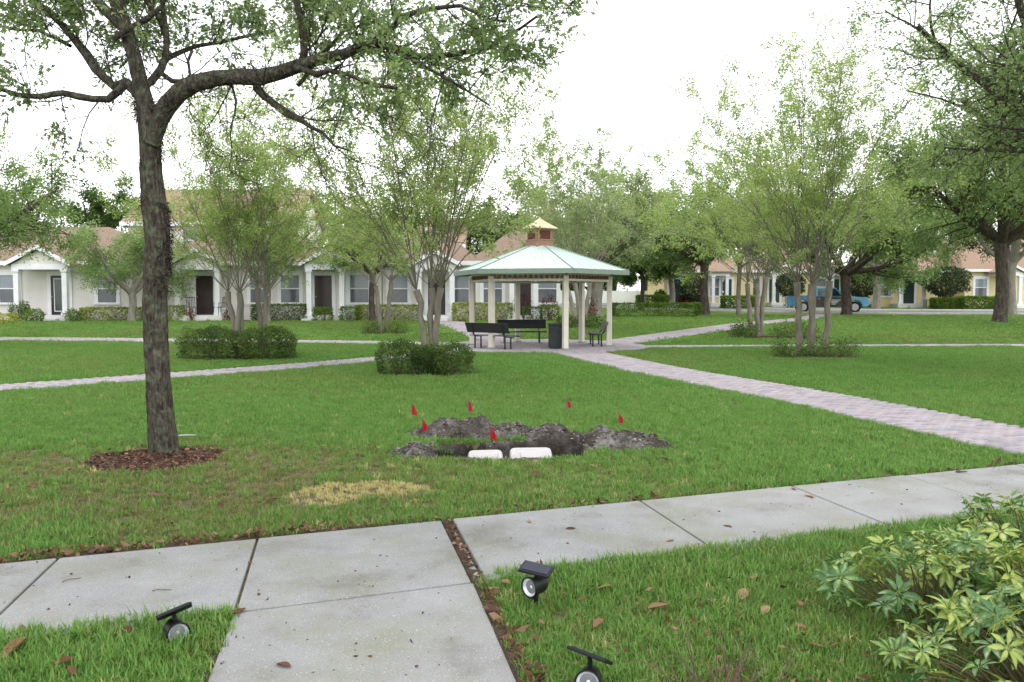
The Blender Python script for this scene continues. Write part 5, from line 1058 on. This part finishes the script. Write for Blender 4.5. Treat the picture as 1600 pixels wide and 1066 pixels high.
def umbrella(label, cx, cy, rx, ry, h, n, seed):
    rng = np.random.default_rng(seed); o = thing('umbrella_shrub', label, 'shrub', (cx, cy, 0), 'variegated umbrella shrubs'); org = np.array([cx, cy, 0]); paths = []
    for k in range(n):
        a = rng.uniform(0, 6.28); u = math.sqrt(rng.random()); x, y = cx + rx*u*math.cos(a), cy + ry*u*math.sin(a); top = h*math.sqrt(max(.05, 1 - u*u*.9)); z = top*(1 - .75*rng.random()**2.2) + .03
        c = place('leaf_cluster', CL[k % 6], o, np.array([x, y, z]) - org); tilt = .25 + .5*u
        c.rotation_euler = (-math.sin(a)*tilt*1.0 + rng.normal(0, .25), math.cos(a)*tilt + rng.normal(0, .25), rng.uniform(0, 6.28)); s = rng.uniform(.48, .82); c.scale = (s, s, s)
        b = np.array([cx + (x-cx)*.45 + rng.normal(0, .03), cy + (y-cy)*.45 + rng.normal(0, .03), 0]); e = np.array([x, y, z]); m_ = (b+e)/2 + np.array([0, 0, .08]); q = np.linspace(0, 1, 6)[:, None]
        paths.append(((1-q)**2*b + 2*q*(1-q)*m_ + q*q*e, np.linspace(.006, .0025, 6), 5))
    tv, tf = tubes(paths); put('stems', tv, tf, M['twig2'], o, True)['kind'] = 'stuff'
M['twig2'] = pmat('green_brown_stem', (.10,.095,.04), (.15,.12,.06), 10, .7)
umbrella('variegated umbrella shrub spilling onto the grass, the leftmost part', 2.18, 4.05, .60, .48, .34, 105, 1)
umbrella('variegated umbrella shrub against the sidewalk at the right edge', 3.0, 4.5, .75, .55, .47, 150, 2)
umbrella('variegated umbrella shrub in the lower right corner', 2.22, 3.12, .72, .55, .40, 175, 3)
umbrella('variegated umbrella shrub at the right edge between the others', 2.75, 3.75, .6, .5, .46, 130, 4)
def bare():
    rng = np.random.default_rng(9); bx_, by_ = .80, 3.16; o = thing('bare_shrub', 'leafless shrub of thin dry stems at the bottom edge', 'shrub', (bx_, by_, 0))
    for k in range(26):
        p = np.array([bx_ + rng.normal(0, .10), by_ + rng.normal(0, .05), -.02]); d = np.array([(p[0]-bx_)*3.2 + rng.normal(0, .35), rng.normal(0, .25), 1.0]); paths = []
        q = limb(rng, p, d, rng.uniform(.16, .36), .0042, .0018, 5, .07, 0, paths, 5)
        if rng.random() < .6: pp, tt = along(q, rng.uniform(.3, .7)); limb(rng, pp, side_dir(rng, tt, .5), rng.uniform(.06, .16), .0026, .0013, 3, .08, 0, paths, 4)
        v, f = tubes([(np.interp(np.linspace(0, 1, 6), np.linspace(0, 1, len(a)), a[:, 0])[:, None]*np.array([1, 0, 0]) + np.interp(np.linspace(0, 1, 6), np.linspace(0, 1, len(a)), a[:, 1])[:, None]*np.array([0, 1, 0]) + np.interp(np.linspace(0, 1, 6), np.linspace(0, 1, len(a)), a[:, 2])[:, None]*np.array([0, 0, 1]), np.interp(np.linspace(0, 1, 6), np.linspace(0, 1, len(b)), b), 5) for a, b, c in paths])
        put('stem', v, f, M['twig'], o, True)
bare()
tag(MB().add([(x, y, .014) for x, y in [(.15,1.0),(4.6,1.0),(4.6,4.3),(2.6,3.9),(1.9,3.22),(1.2,3.30),(.75,3.28),(.42,3.26),(.2,3.1)]], [tuple(range(9))]).build('garden_bed', M['soil']), 'dark garden soil under the shrubs in the lower right', 'garden bed', kind='structure')
BEDP = np.array([(.15,1.0),(4.6,1.0),(4.6,4.3),(2.6,3.9),(1.9,3.22),(1.2,3.30),(.75,3.28),(.42,3.26),(.2,3.1)])

# ------------------------------------------------------------------ fallen leaves
def fallen_mesh(seed):
    rng = np.random.default_rng(seed); V, Fq = [], []; n = 7; curl = rng.uniform(.15, .6); bend = rng.uniform(-.35, .5); tw = rng.normal(0, .3)
    for i in range(n+1):
        u = i/n; hw = .21*math.sin(math.pi*(.03 + .94*u))**.8; z0 = bend*(u-.5)**2*.9
        for s in (-1, -.5, 0, .5, 1): V.append((u-.5, s*hw, z0 + curl*s*s*hw*1.1 + tw*s*hw*(u-.5)))
    for i in range(n):
        for s in range(4): b = i*5 + s; Fq.append((b, b+5, b+6, b+1))
    V = np.array(V); V[:, 2] -= V[:, 2].min(); return mkmesh('fallen_leaf', V, Fq, M['deadleaf1'], True)
FL = [fallen_mesh(s) for s in range(8)]
def onslab(x, y):
    d = (np.array([x, y]) - F0) @ np.array([-U[1], U[0]]); return -1.25 < d < 0 or (y < 4.5 and (wa[0] + (y-wa[1])*-.2) < x < (wb[0] + (y-wb[1])*-.2))
LV = [ # px, py, length m, label
 (443,1050,.075,'dry brown leaf lying alone on the front walk'), (827,822,.06,'upright reddish leaf on the sidewalk slab right of the gap'), (893,833,.08,'flat tan leaf on the sidewalk slab right of the gap'),
 (1137,829,.065,'tan leaf on the sidewalk slab above the near grass'), (1265,782,.08,'brown leaf lying on the sidewalk joint at the right'), (1240,770,.06,'small brown leaf at the far end of the right sidewalk joint'),
 (1502,743,.10,'reddish leaf on the farthest right sidewalk slab'), (370,966,.10,'large orange leaf at the left corner of the front walk'), (1047,852,.07,'tan leaf standing at the grass edge below the sidewalk'),
 (1178,915,.075,'curled pinkish leaf in the middle of the near grass'), (1029,962,.12,'long rusty leaf in the near grass above the bare stems'), (1057,985,.05,'small orange leaf beside the bare stems'),
 (935,990,.09,'brown leaf in the near grass between two spotlights'), (1160,945,.12,'broad brown leaf in the right part of the near grass'), (1195,968,.09,'dark red leaf near the middle right grass'),
 (1125,1008,.05,'small pink leaf behind the bare stems'), (1250,995,.06,'pinkish leaf left of the umbrella shrub'), (1275,1025,.07,'brown leaf at the foot of the umbrella shrub'),
 (790,922,.08,'orange leaf in the grass beside the front solar light'), (945,930,.08,'tan leaf in the near grass right of the solar light'), (25,1030,.17,'large dark brown leaf in the lower left grass'), (190,1003,.09,'brown leaf in the left grass beside the spotlight'), (100,1050,.09,'pale brown leaf near the bottom left'), (113,1066,.06,'small orange leaf at the bottom left'),
 (205,1002,.07,'tan leaf just left of the left solar light'), (35,995,.08,'brown leaf on the sidewalk edge at far left'), (1268,783,.05,'tiny leaf near the right sidewalk joint'),
 (240,782,.10,'reddish brown leaf on the worn grass before the oak'), (50,770,.09,'brown leaf on the worn grass at the left edge'), (110,742,.11,'long brown leaf left of the mulch ring'), (425,790,.10,'curled rusty leaf on the worn grass left of the straw patch'), (345,798,.07,'pale leaf in the worn grass'), (395,800,.06,'small tan leaf near the left straw patch'),
 (835,750,.12,'crumpled brown leaf on the lawn below the white lids'), (925,735,.07,'tan leaf on the lawn below the right soil heap'), (895,730,.05,'small pale leaf on the lawn below the right lid'), (1040,725,.09,'brown leaf on the lawn right of the right soil heap'), (1020,713,.08,'tan leaf beside the end of the right soil heap'), (990,745,.06,'small leaf on the lawn right of the straw'), (675,760,.06,'brown leaf right of the right straw patch'), (600,790,.07,'reddish leaf below the right straw patch'), (722,766,.05,'tiny brown leaf on the lawn before the sidewalk gap'),
 (1148,635,.10,'brown leaf on the lawn near the curving brick path'), (930,580,.10,'dark leaf on the lawn in front of the gazebo'), (995,625,.10,'brown leaf on the lawn behind the right flag'), (1170,715,.08,'brown leaf in the middle of the right lawn wedge'), (1205,700,.06,'tan leaf on the right lawn wedge'), (1415,700,.07,'pale leaf near the tip of the lawn wedge'), (1440,702,.07,'tan leaf at the tip of the lawn wedge'), (1395,715,.07,'brown leaf close to the wedge tip'), (1460,878,.1,'yellowish fallen leaf among the umbrella leaves')]
for i, (px, py, L, lab) in enumerate(LV):
    x, y = at(px, py); sl_ = onslab(x, y); o = tag(place('fallen_leaf', FL[i % 8], None, (x, y, (TOP + .004) if sl_ else .045)), lab, 'leaf', 'fallen brown leaves')
    o.scale = (L*1.1, L*1.1, L*1.1); rz = random.Random(i); o.rotation_euler = ((rz.uniform(-.1, .1), rz.uniform(-.1, .1), rz.uniform(0, 6.28)) if sl_ else (rz.uniform(-.35, .35), rz.uniform(-.3, .3), rz.uniform(0, 6.28)))
def litter(name, label, P, rng, size, par=None, z=.02):
    n = len(P); P = np.c_[P, z + rng.uniform(0, .03, n)]; D = rng.normal(size=(n, 3))*np.array([1, 1, .35]); L = size*rng.uniform(.5, 1.4, n); v, f = leaves(P, D, L, L*rng.uniform(.35, .6, n), rng, -.1)
    o = place(name, mkmesh(name, v, f, M['deadleaf'], tint=rng.random(n))); tag(o, label, 'leaf litter', kind='stuff')
def crumbs(label, P, rng):
    n = len(P); P = np.c_[P, np.full(n, TOP + .006)]; D = rng.normal(size=(n, 3))*np.array([1, 1, .1]); L = .006 + rng.gamma(1.2, .006, n).clip(0, .035); v, f = leaves(P, D, L, L*rng.uniform(.2, .8, n), rng, 0)
    tag(place('leaf_crumbs', mkmesh('leaf_crumbs', v, f, M['chip'], tint=rng.random(n)*.75)), label, 'debris', kind='stuff')
def edge_pts(rng, x0, x1, n, s): x = rng.uniform(x0, x1, n); return np.array([far_edge(a) for a in x]) + np.array([-U[1], U[0]])*(.03 + np.abs(rng.normal(0, s, n)))[:, None]
rl = np.random.default_rng(5)
litter('leaf_litter', 'dry leaf litter along the far edge of the sidewalk', np.r_[edge_pts(rl, -4, -1.2, 420, .05), edge_pts(rl, -1.2, 1.2, 120, .035), edge_pts(rl, 1.2, 5, 50, .03)], rl, .05)
tt = rl.uniform(0, 1.9, 150)[:, None]; litter('leaf_litter', 'brown leaves gathered along the right edge of the front walk', wb + WV*tt + np.array([.035, .0]) + np.abs(rl.normal(0, .035, (150, 1)))*np.array([1, .1]), rl, .065)
tt = rl.uniform(.02, SWD, 90)[:, None]; litter('leaf_litter', 'leaf scraps packed in the sidewalk gap', far_edge(-.463) + V*tt + rl.normal(0, .012, (90, 2)), rl, .035, z=.01)
litter('leaf_litter', 'leaf litter on the garden soil at the bottom right', np.stack([rl.uniform(.2, 2.4, 260), rl.uniform(2.6, 3.32, 260)], 1), rl, .05)
litter('leaf_litter', 'scraps of dead leaf scattered through the near grass', np.stack([rl.uniform(.0, 2.2, 170), rl.uniform(3.2, 4.9, 170)], 1), rl, .035, z=.03)
litter('leaf_litter', 'scraps of dead leaf scattered on the worn grass by the oak', np.array([p for p in np.stack([rl.uniform(-5, -.9, 600), rl.uniform(5.0, 8.8, 600)], 1) if (p - F0) @ np.array([-U[1], U[0]]) > .1]), rl, .03, z=.03)
kx = rl.uniform(-3.5, 5.5, 330); crumbs('small dark crumbs scattered on the concrete sidewalk', np.array([far_edge(a) for a in kx]) + V*rl.uniform(.02, SWD-.06, (330, 1)), rl)
kx = rl.uniform(.02, 1.1, 90)[:, None]; crumbs('small dark crumbs scattered on the front walk', wa + U*kx + WV*rl.uniform(.03, 1.5, (90, 1)), rl)
# twigs
for (pa, pb, r_, lab) in [((279,690),(306,688),.012,'pale stick lying beside the oak mulch ring'), ((97,917),(127,909),.003,'thin twig on the left sidewalk slab'), ((238,931),(268,928),.003,'short dark twig on the left sidewalk slab')]:
    a, b = at(*pa), at(*pb); z = (.05 if r_ > .01 else TOP) + r_; o = thing('twig', lab, 'twig', (*a, z)); q = np.array([[*(np.array(a)*(1-u) + np.array(b)*u), z + .004*math.sin(u*5)] for u in np.linspace(0, 1, 6)]); v, f = tubes([(q, np.linspace(r_, r_*.6, 6), 6)]); put('stick', v, f, M['twig'] if r_ < .01 else M['kerb'], o, True)

# ------------------------------------------------------------------ grass
def grassmat(name, stops):
    m, t, p, out = newmat(name); p.inputs['Roughness'].default_value = .45; p.inputs['Specular IOR Level'].default_value = .3
    a = t.nodes.new('ShaderNodeAttribute'); a.attribute_name = 'tint'; oi = t.nodes.new('ShaderNodeObjectInfo')
    ad = N(t, 'ShaderNodeMath', _operation='MULTIPLY_ADD'); ad.inputs[1].default_value = .45; t.links.new(oi.outputs['Random'], ad.inputs[0])
    m2 = N(t, 'ShaderNodeMath', _operation='MULTIPLY'); m2.inputs[1].default_value = .6; t.links.new(a.outputs['Fac'], m2.inputs[0]); t.links.new(m2.outputs[0], ad.inputs[2])
    r = ramp(t, stops); t.links.new(ad.outputs[0], r.inputs[0]); t.links.new(r.outputs[0], p.inputs['Base Color'])
    tr = t.nodes.new('ShaderNodeBsdfTranslucent'); t.links.new(r.outputs[0], tr.inputs[0]); mx = N(t, 'ShaderNodeMixShader', Fac=.4)
    t.links.new(p.outputs[0], mx.inputs[1]); t.links.new(tr.outputs[0], mx.inputs[2]); t.links.new(mx.outputs[0], out.inputs[0]); return m
GM = [grassmat('grass_green', [(0, (.065,.165,.028)), (.5, (.14,.285,.052)), (.95, (.215,.365,.085)), (1, (.30,.38,.14))]),
      grassmat('grass_worn', [(0, (.085,.13,.028)), (.4, (.16,.22,.05)), (.65, (.27,.26,.10)), (1, (.38,.30,.17))]),
      grassmat('grass_straw', [(0, (.34,.33,.09)), (.5, (.54,.48,.20)), (1, (.66,.58,.32))])]
def tuft(name, seed, nb, rad, h, wd, mat, lean=.5):
    rng = np.random.default_rng(seed); V, Fq, tn = [], [], []
    for k in range(nb):
        a = rng.uniform(0, 6.28); r_ = rad*math.sqrt(rng.random()); b = np.array([r_*math.cos(a), r_*math.sin(a), -.01]); d = rng.uniform(0, 6.28); ln = abs(rng.normal(0, lean)) + .08; H = h*rng.uniform(.45, 1.15); w = wd*rng.uniform(.7, 1.3)
        fw = np.array([math.cos(d), math.sin(d), 0]); sd = np.array([-math.sin(d), math.cos(d), 0]); o = len(V)
        p1 = b + fw*H*.22*ln + np.array([0, 0, H*.5]); p2 = b + fw*H*.75*ln + np.array([0, 0, H*(.95 - .22*ln)])
        for p, s in ((b, .8), (p1, 1.0)): V += [p - sd*w*s/2, p + sd*w*s/2]
        V.append(p2); Fq += [(o, o+1, o+3, o+2), (o+2, o+3, o+4)]; c = rng.random(); tn += [c, c]
    return bpy.data.objects.new(name, mkmesh(name, np.array(V), Fq, mat, False, tn))
tufts = bpy.data.collections.new('grass_tufts')
kinds = []
for mi_, (m_, lean) in enumerate(zip(GM, (.5, .75, 1.0))):
    for s in range(3): kinds.append(tuft(f'tuft_{"abc"[mi_]}{s}', mi_*10+s, 34, .055, .075, .0052, m_, lean))
for s in range(3): kinds.append(tuft(f'tuft_d{s}', 50+s, 60, .17, .085, .009, GM[0], .5))
GM.append(grassmat('grass_far', [(0, (.09,.19,.035)), (.5, (.165,.305,.06)), (.95, (.24,.375,.095)), (1, (.32,.39,.15))]))
for s in range(3): kinds.append(tuft(f'tuft_e{s}', 60+s, 70, .42, .07, .022, GM[3], .5))
GM.append(grassmat('grass_dull', [(0, (.10,.165,.033)), (.5, (.175,.255,.055)), (.9, (.26,.315,.10)), (1, (.38,.35,.17))]))
for s in range(3): kinds.append(tuft(f'tuft_f{s}', 70+s, 34, .055, .07, .0052, GM[4], .6))
for s in range(3): kinds.append(tuft(f'tuft_g{s}', 80+s, 60, .17, .08, .009, GM[4], .6))
for s in range(3): kinds.append(tuft(f'tuft_h{s}', 90+s, 70, .42, .09, .022, GM[4], .6))
for i, o in enumerate(kinds): o.name = f'grass_tuft_{i:02d}'; tufts.objects.link(o)
rg = np.random.default_rng(77)
PL = [(resample(chaikin(p), .25)[0], w) for _, p, w in PATHS]
def inpoly(P, poly):
    x, y = P[:, 0], P[:, 1]; r_ = np.zeros(len(P), bool); n = len(poly)
    for i in range(n):
        (x0, y0), (x1, y1) = poly[i], poly[(i+1) % n]; c = ((y0 > y) != (y1 > y)) & (x < (x1-x0)*(y-y0)/(y1-y0+1e-12) + x0); r_ ^= c
    return r_
def lawn_ok(P, pad=.0):
    nrmF = np.array([-U[1], U[0]]); d = (P - F0) @ nrmF; ok = ~((d < .03 + .05*(P[:, 0] < -1.0)*(1 + .6*np.sin(P[:, 0]*9))) & (d > -SWD*.94))
    sx = (P - wa) @ U; wl = (P[:, 1] - wa[1]); xl = wa[0] - .2*wl - .03; xr = wb[0] - .2*(P[:, 1] - wb[1]) + .05; ok &= ~((P[:, 0] > xl) & (P[:, 0] < xr) & (d < -1.0))
    for p, w in PL:
        lo, hi = p.min(0) - w, p.max(0) + w; c = np.where(((P > lo) & (P < hi)).all(1) & ok)[0]
        for s in range(0, len(c), 4000):
            cc = c[s:s+4000]; dd = np.sqrt(((P[cc, None] - p[None])**2).sum(-1).min(1)); ok[cc[dd < w/2 + .0 + pad]] = False
    ok &= np.linalg.norm(P - GZ, axis=1) > PATIO_R + pad
    for (x, y, rx, ry) in MASK: ok &= (((P[:, 0]-x)/rx)**2 + ((P[:, 1]-y)/ry)**2) > .92
    ok &= ~((dirtmask(P[:, 0], P[:, 1]) > .05) & (np.abs(P[:, 0]) < 2.4) & (np.abs(P[:, 1]-9.3) < 2.3))
    ok &= ~inpoly(P, BEDP); return ok
def zone(y0, y1, dens):
    area = (y1-y0)*((y0+y1)*.66 + 3); n = int(area*dens); y = rg.uniform(y0, y1, n*2); x = rg.uniform(-1, 1, n*2)*(y1*.66 + 1.5); k = np.abs(x) < y*.66 + 1.5; return np.stack([x[k], y[k]], 1)[:n]
GP, GK, GS = [], [], []
for (y0, y1, dens, base, pad, sc) in [(2.7, 6.2, 620, 0, 0, .95), (6.2, 14, 300, 0, .0, 1.12), (14, 29, 75, 9, .10, 1.0), (29, 56, 16, 12, .28, 1.0)]:
    P = zone(y0, y1, dens); P = P[lawn_ok(P, pad)]
    P = P[~((P[:, 1] > 42.6) & (P[:, 0] < 4))]; n = len(P); k = base + rg.integers(0, 3, n); s = sc*rg.uniform(.75, 1.2, n)*(1 + .5*fbm(P[:, 0]*.9, P[:, 1]*.9, 3))
    dull = rg.random(n) < np.clip(.16 + 1.8*fbm(P[:, 0]*.28 + 40, P[:, 1]*.28, 5), .04, .9); k[dull] = {0: 15, 9: 18, 12: 21}[base] + rg.integers(0, 3, dull.sum())
    if base == 0:
        d = (P - F0) @ np.array([-U[1], U[0]])
        worn = np.clip(1.45 - (((P[:, 0]+3.6)/3.2)**2 + ((P[:, 1]-6.9)/2.2)**2), 0, 1.1) + fbm(P[:, 0]*1.3, P[:, 1]*1.3, 4)*1.1; worn = np.where(d > 0, worn, fbm(P[:, 0]*1.6 + 4, P[:, 1]*1.6, 4)*1.2 + np.where((P[:, 0] > 0) & (P[:, 1] < 4.2), .44, .0))
        worn += .5*np.clip(dirtmask(P[:, 0], P[:, 1]) + .35, 0, 1)*(np.abs(P[:, 1]-9.3) < 1.8)
        s *= np.where((d < -1.15) & (d > -1.75), 1.3, 1.0)
        iw = rg.random(n) < np.clip((worn - .37)*1.3, 0, .85); k[iw] = 3 + rg.integers(0, 3, iw.sum()); s[iw] *= .72
        keep = ~(iw & (rg.random(n) < .35))
        st = (bump2(P[:, 0], P[:, 1], -1.50, 6.60, .34, .46, 0, 1) + bump2(P[:, 0], P[:, 1], -1.0, 6.80, .40, .26, -.45, 1) + .3*fbm(P[:, 0]*4, P[:, 1]*4, 3)) > .16
        k[st] = 6 + rg.integers(0, 3, st.sum()); s[st] = .72*rg.uniform(.7, 1.2, st.sum())
        k[(rg.random(n) < .008)] = 6
        P, k, s = P[keep], k[keep], s[keep]; n = len(P)
    GP.append(P); GK.append(k); GS.append(s)
P = np.concatenate(GP); K = np.concatenate(GK); S = np.concatenate(GS); n = len(P)
z = g(P[:, 0], P[:, 1]); inp = (P[:, 0] > PX0) & (P[:, 0] < PX1) & (P[:, 1] > PY0) & (P[:, 1] < PY1); z[inp] = pit_h(P[inp, 0], P[inp, 1])
me = bpy.data.meshes.new('grass'); me.vertices.add(n); me.vertices.foreach_set('co', np.c_[P, z].astype(np.float32).ravel())
a = me.attributes.new('kind_index', 'INT', 'POINT'); a.data.foreach_set('value', K.astype(np.int32))
a = me.attributes.new('size', 'FLOAT', 'POINT'); a.data.foreach_set('value', S.astype(np.float32))
a = me.attributes.new('turn', 'FLOAT_VECTOR', 'POINT'); a.data.foreach_set('vector', np.c_[rg.normal(0, .1, n), rg.normal(0, .1, n), rg.uniform(0, 6.28, n)].astype(np.float32).ravel())
go = tag(place('grass', me), 'short green lawn grass growing round the walks and paths', 'grass', kind='stuff')
ng = bpy.data.node_groups.new('grass_scatter', 'GeometryNodeTree'); ng.interface.new_socket('Geometry', in_out='INPUT', socket_type='NodeSocketGeometry'); ng.interface.new_socket('Geometry', in_out='OUTPUT', socket_type='NodeSocketGeometry')
gi = ng.nodes.new('NodeGroupInput'); gout = ng.nodes.new('NodeGroupOutput'); ip = ng.nodes.new('GeometryNodeInstanceOnPoints'); ci = ng.nodes.new('GeometryNodeCollectionInfo')
ci.inputs['Collection'].default_value = tufts; ci.inputs['Separate Children'].default_value = True; ci.inputs['Reset Children'].default_value = True; ip.inputs['Pick Instance'].default_value = True
def na(nm, ty): q = ng.nodes.new('GeometryNodeInputNamedAttribute'); q.data_type = ty; q.inputs['Name'].default_value = nm; return q.outputs[0]
mv = ng.nodes.new('GeometryNodeMeshToPoints'); ng.links.new(gi.outputs[0], mv.inputs[0])
ng.links.new(mv.outputs[0], ip.inputs['Points']); ng.links.new(ci.outputs[0], ip.inputs['Instance']); ng.links.new(na('kind_index', 'INT'), ip.inputs['Instance Index']); ng.links.new(na('turn', 'FLOAT_VECTOR'), ip.inputs['Rotation']); ng.links.new(na('size', 'FLOAT'), ip.inputs['Scale'])
ng.links.new(ip.outputs[0], gout.inputs[0]); go.modifiers.new('scatter', 'NODES').node_group = ng
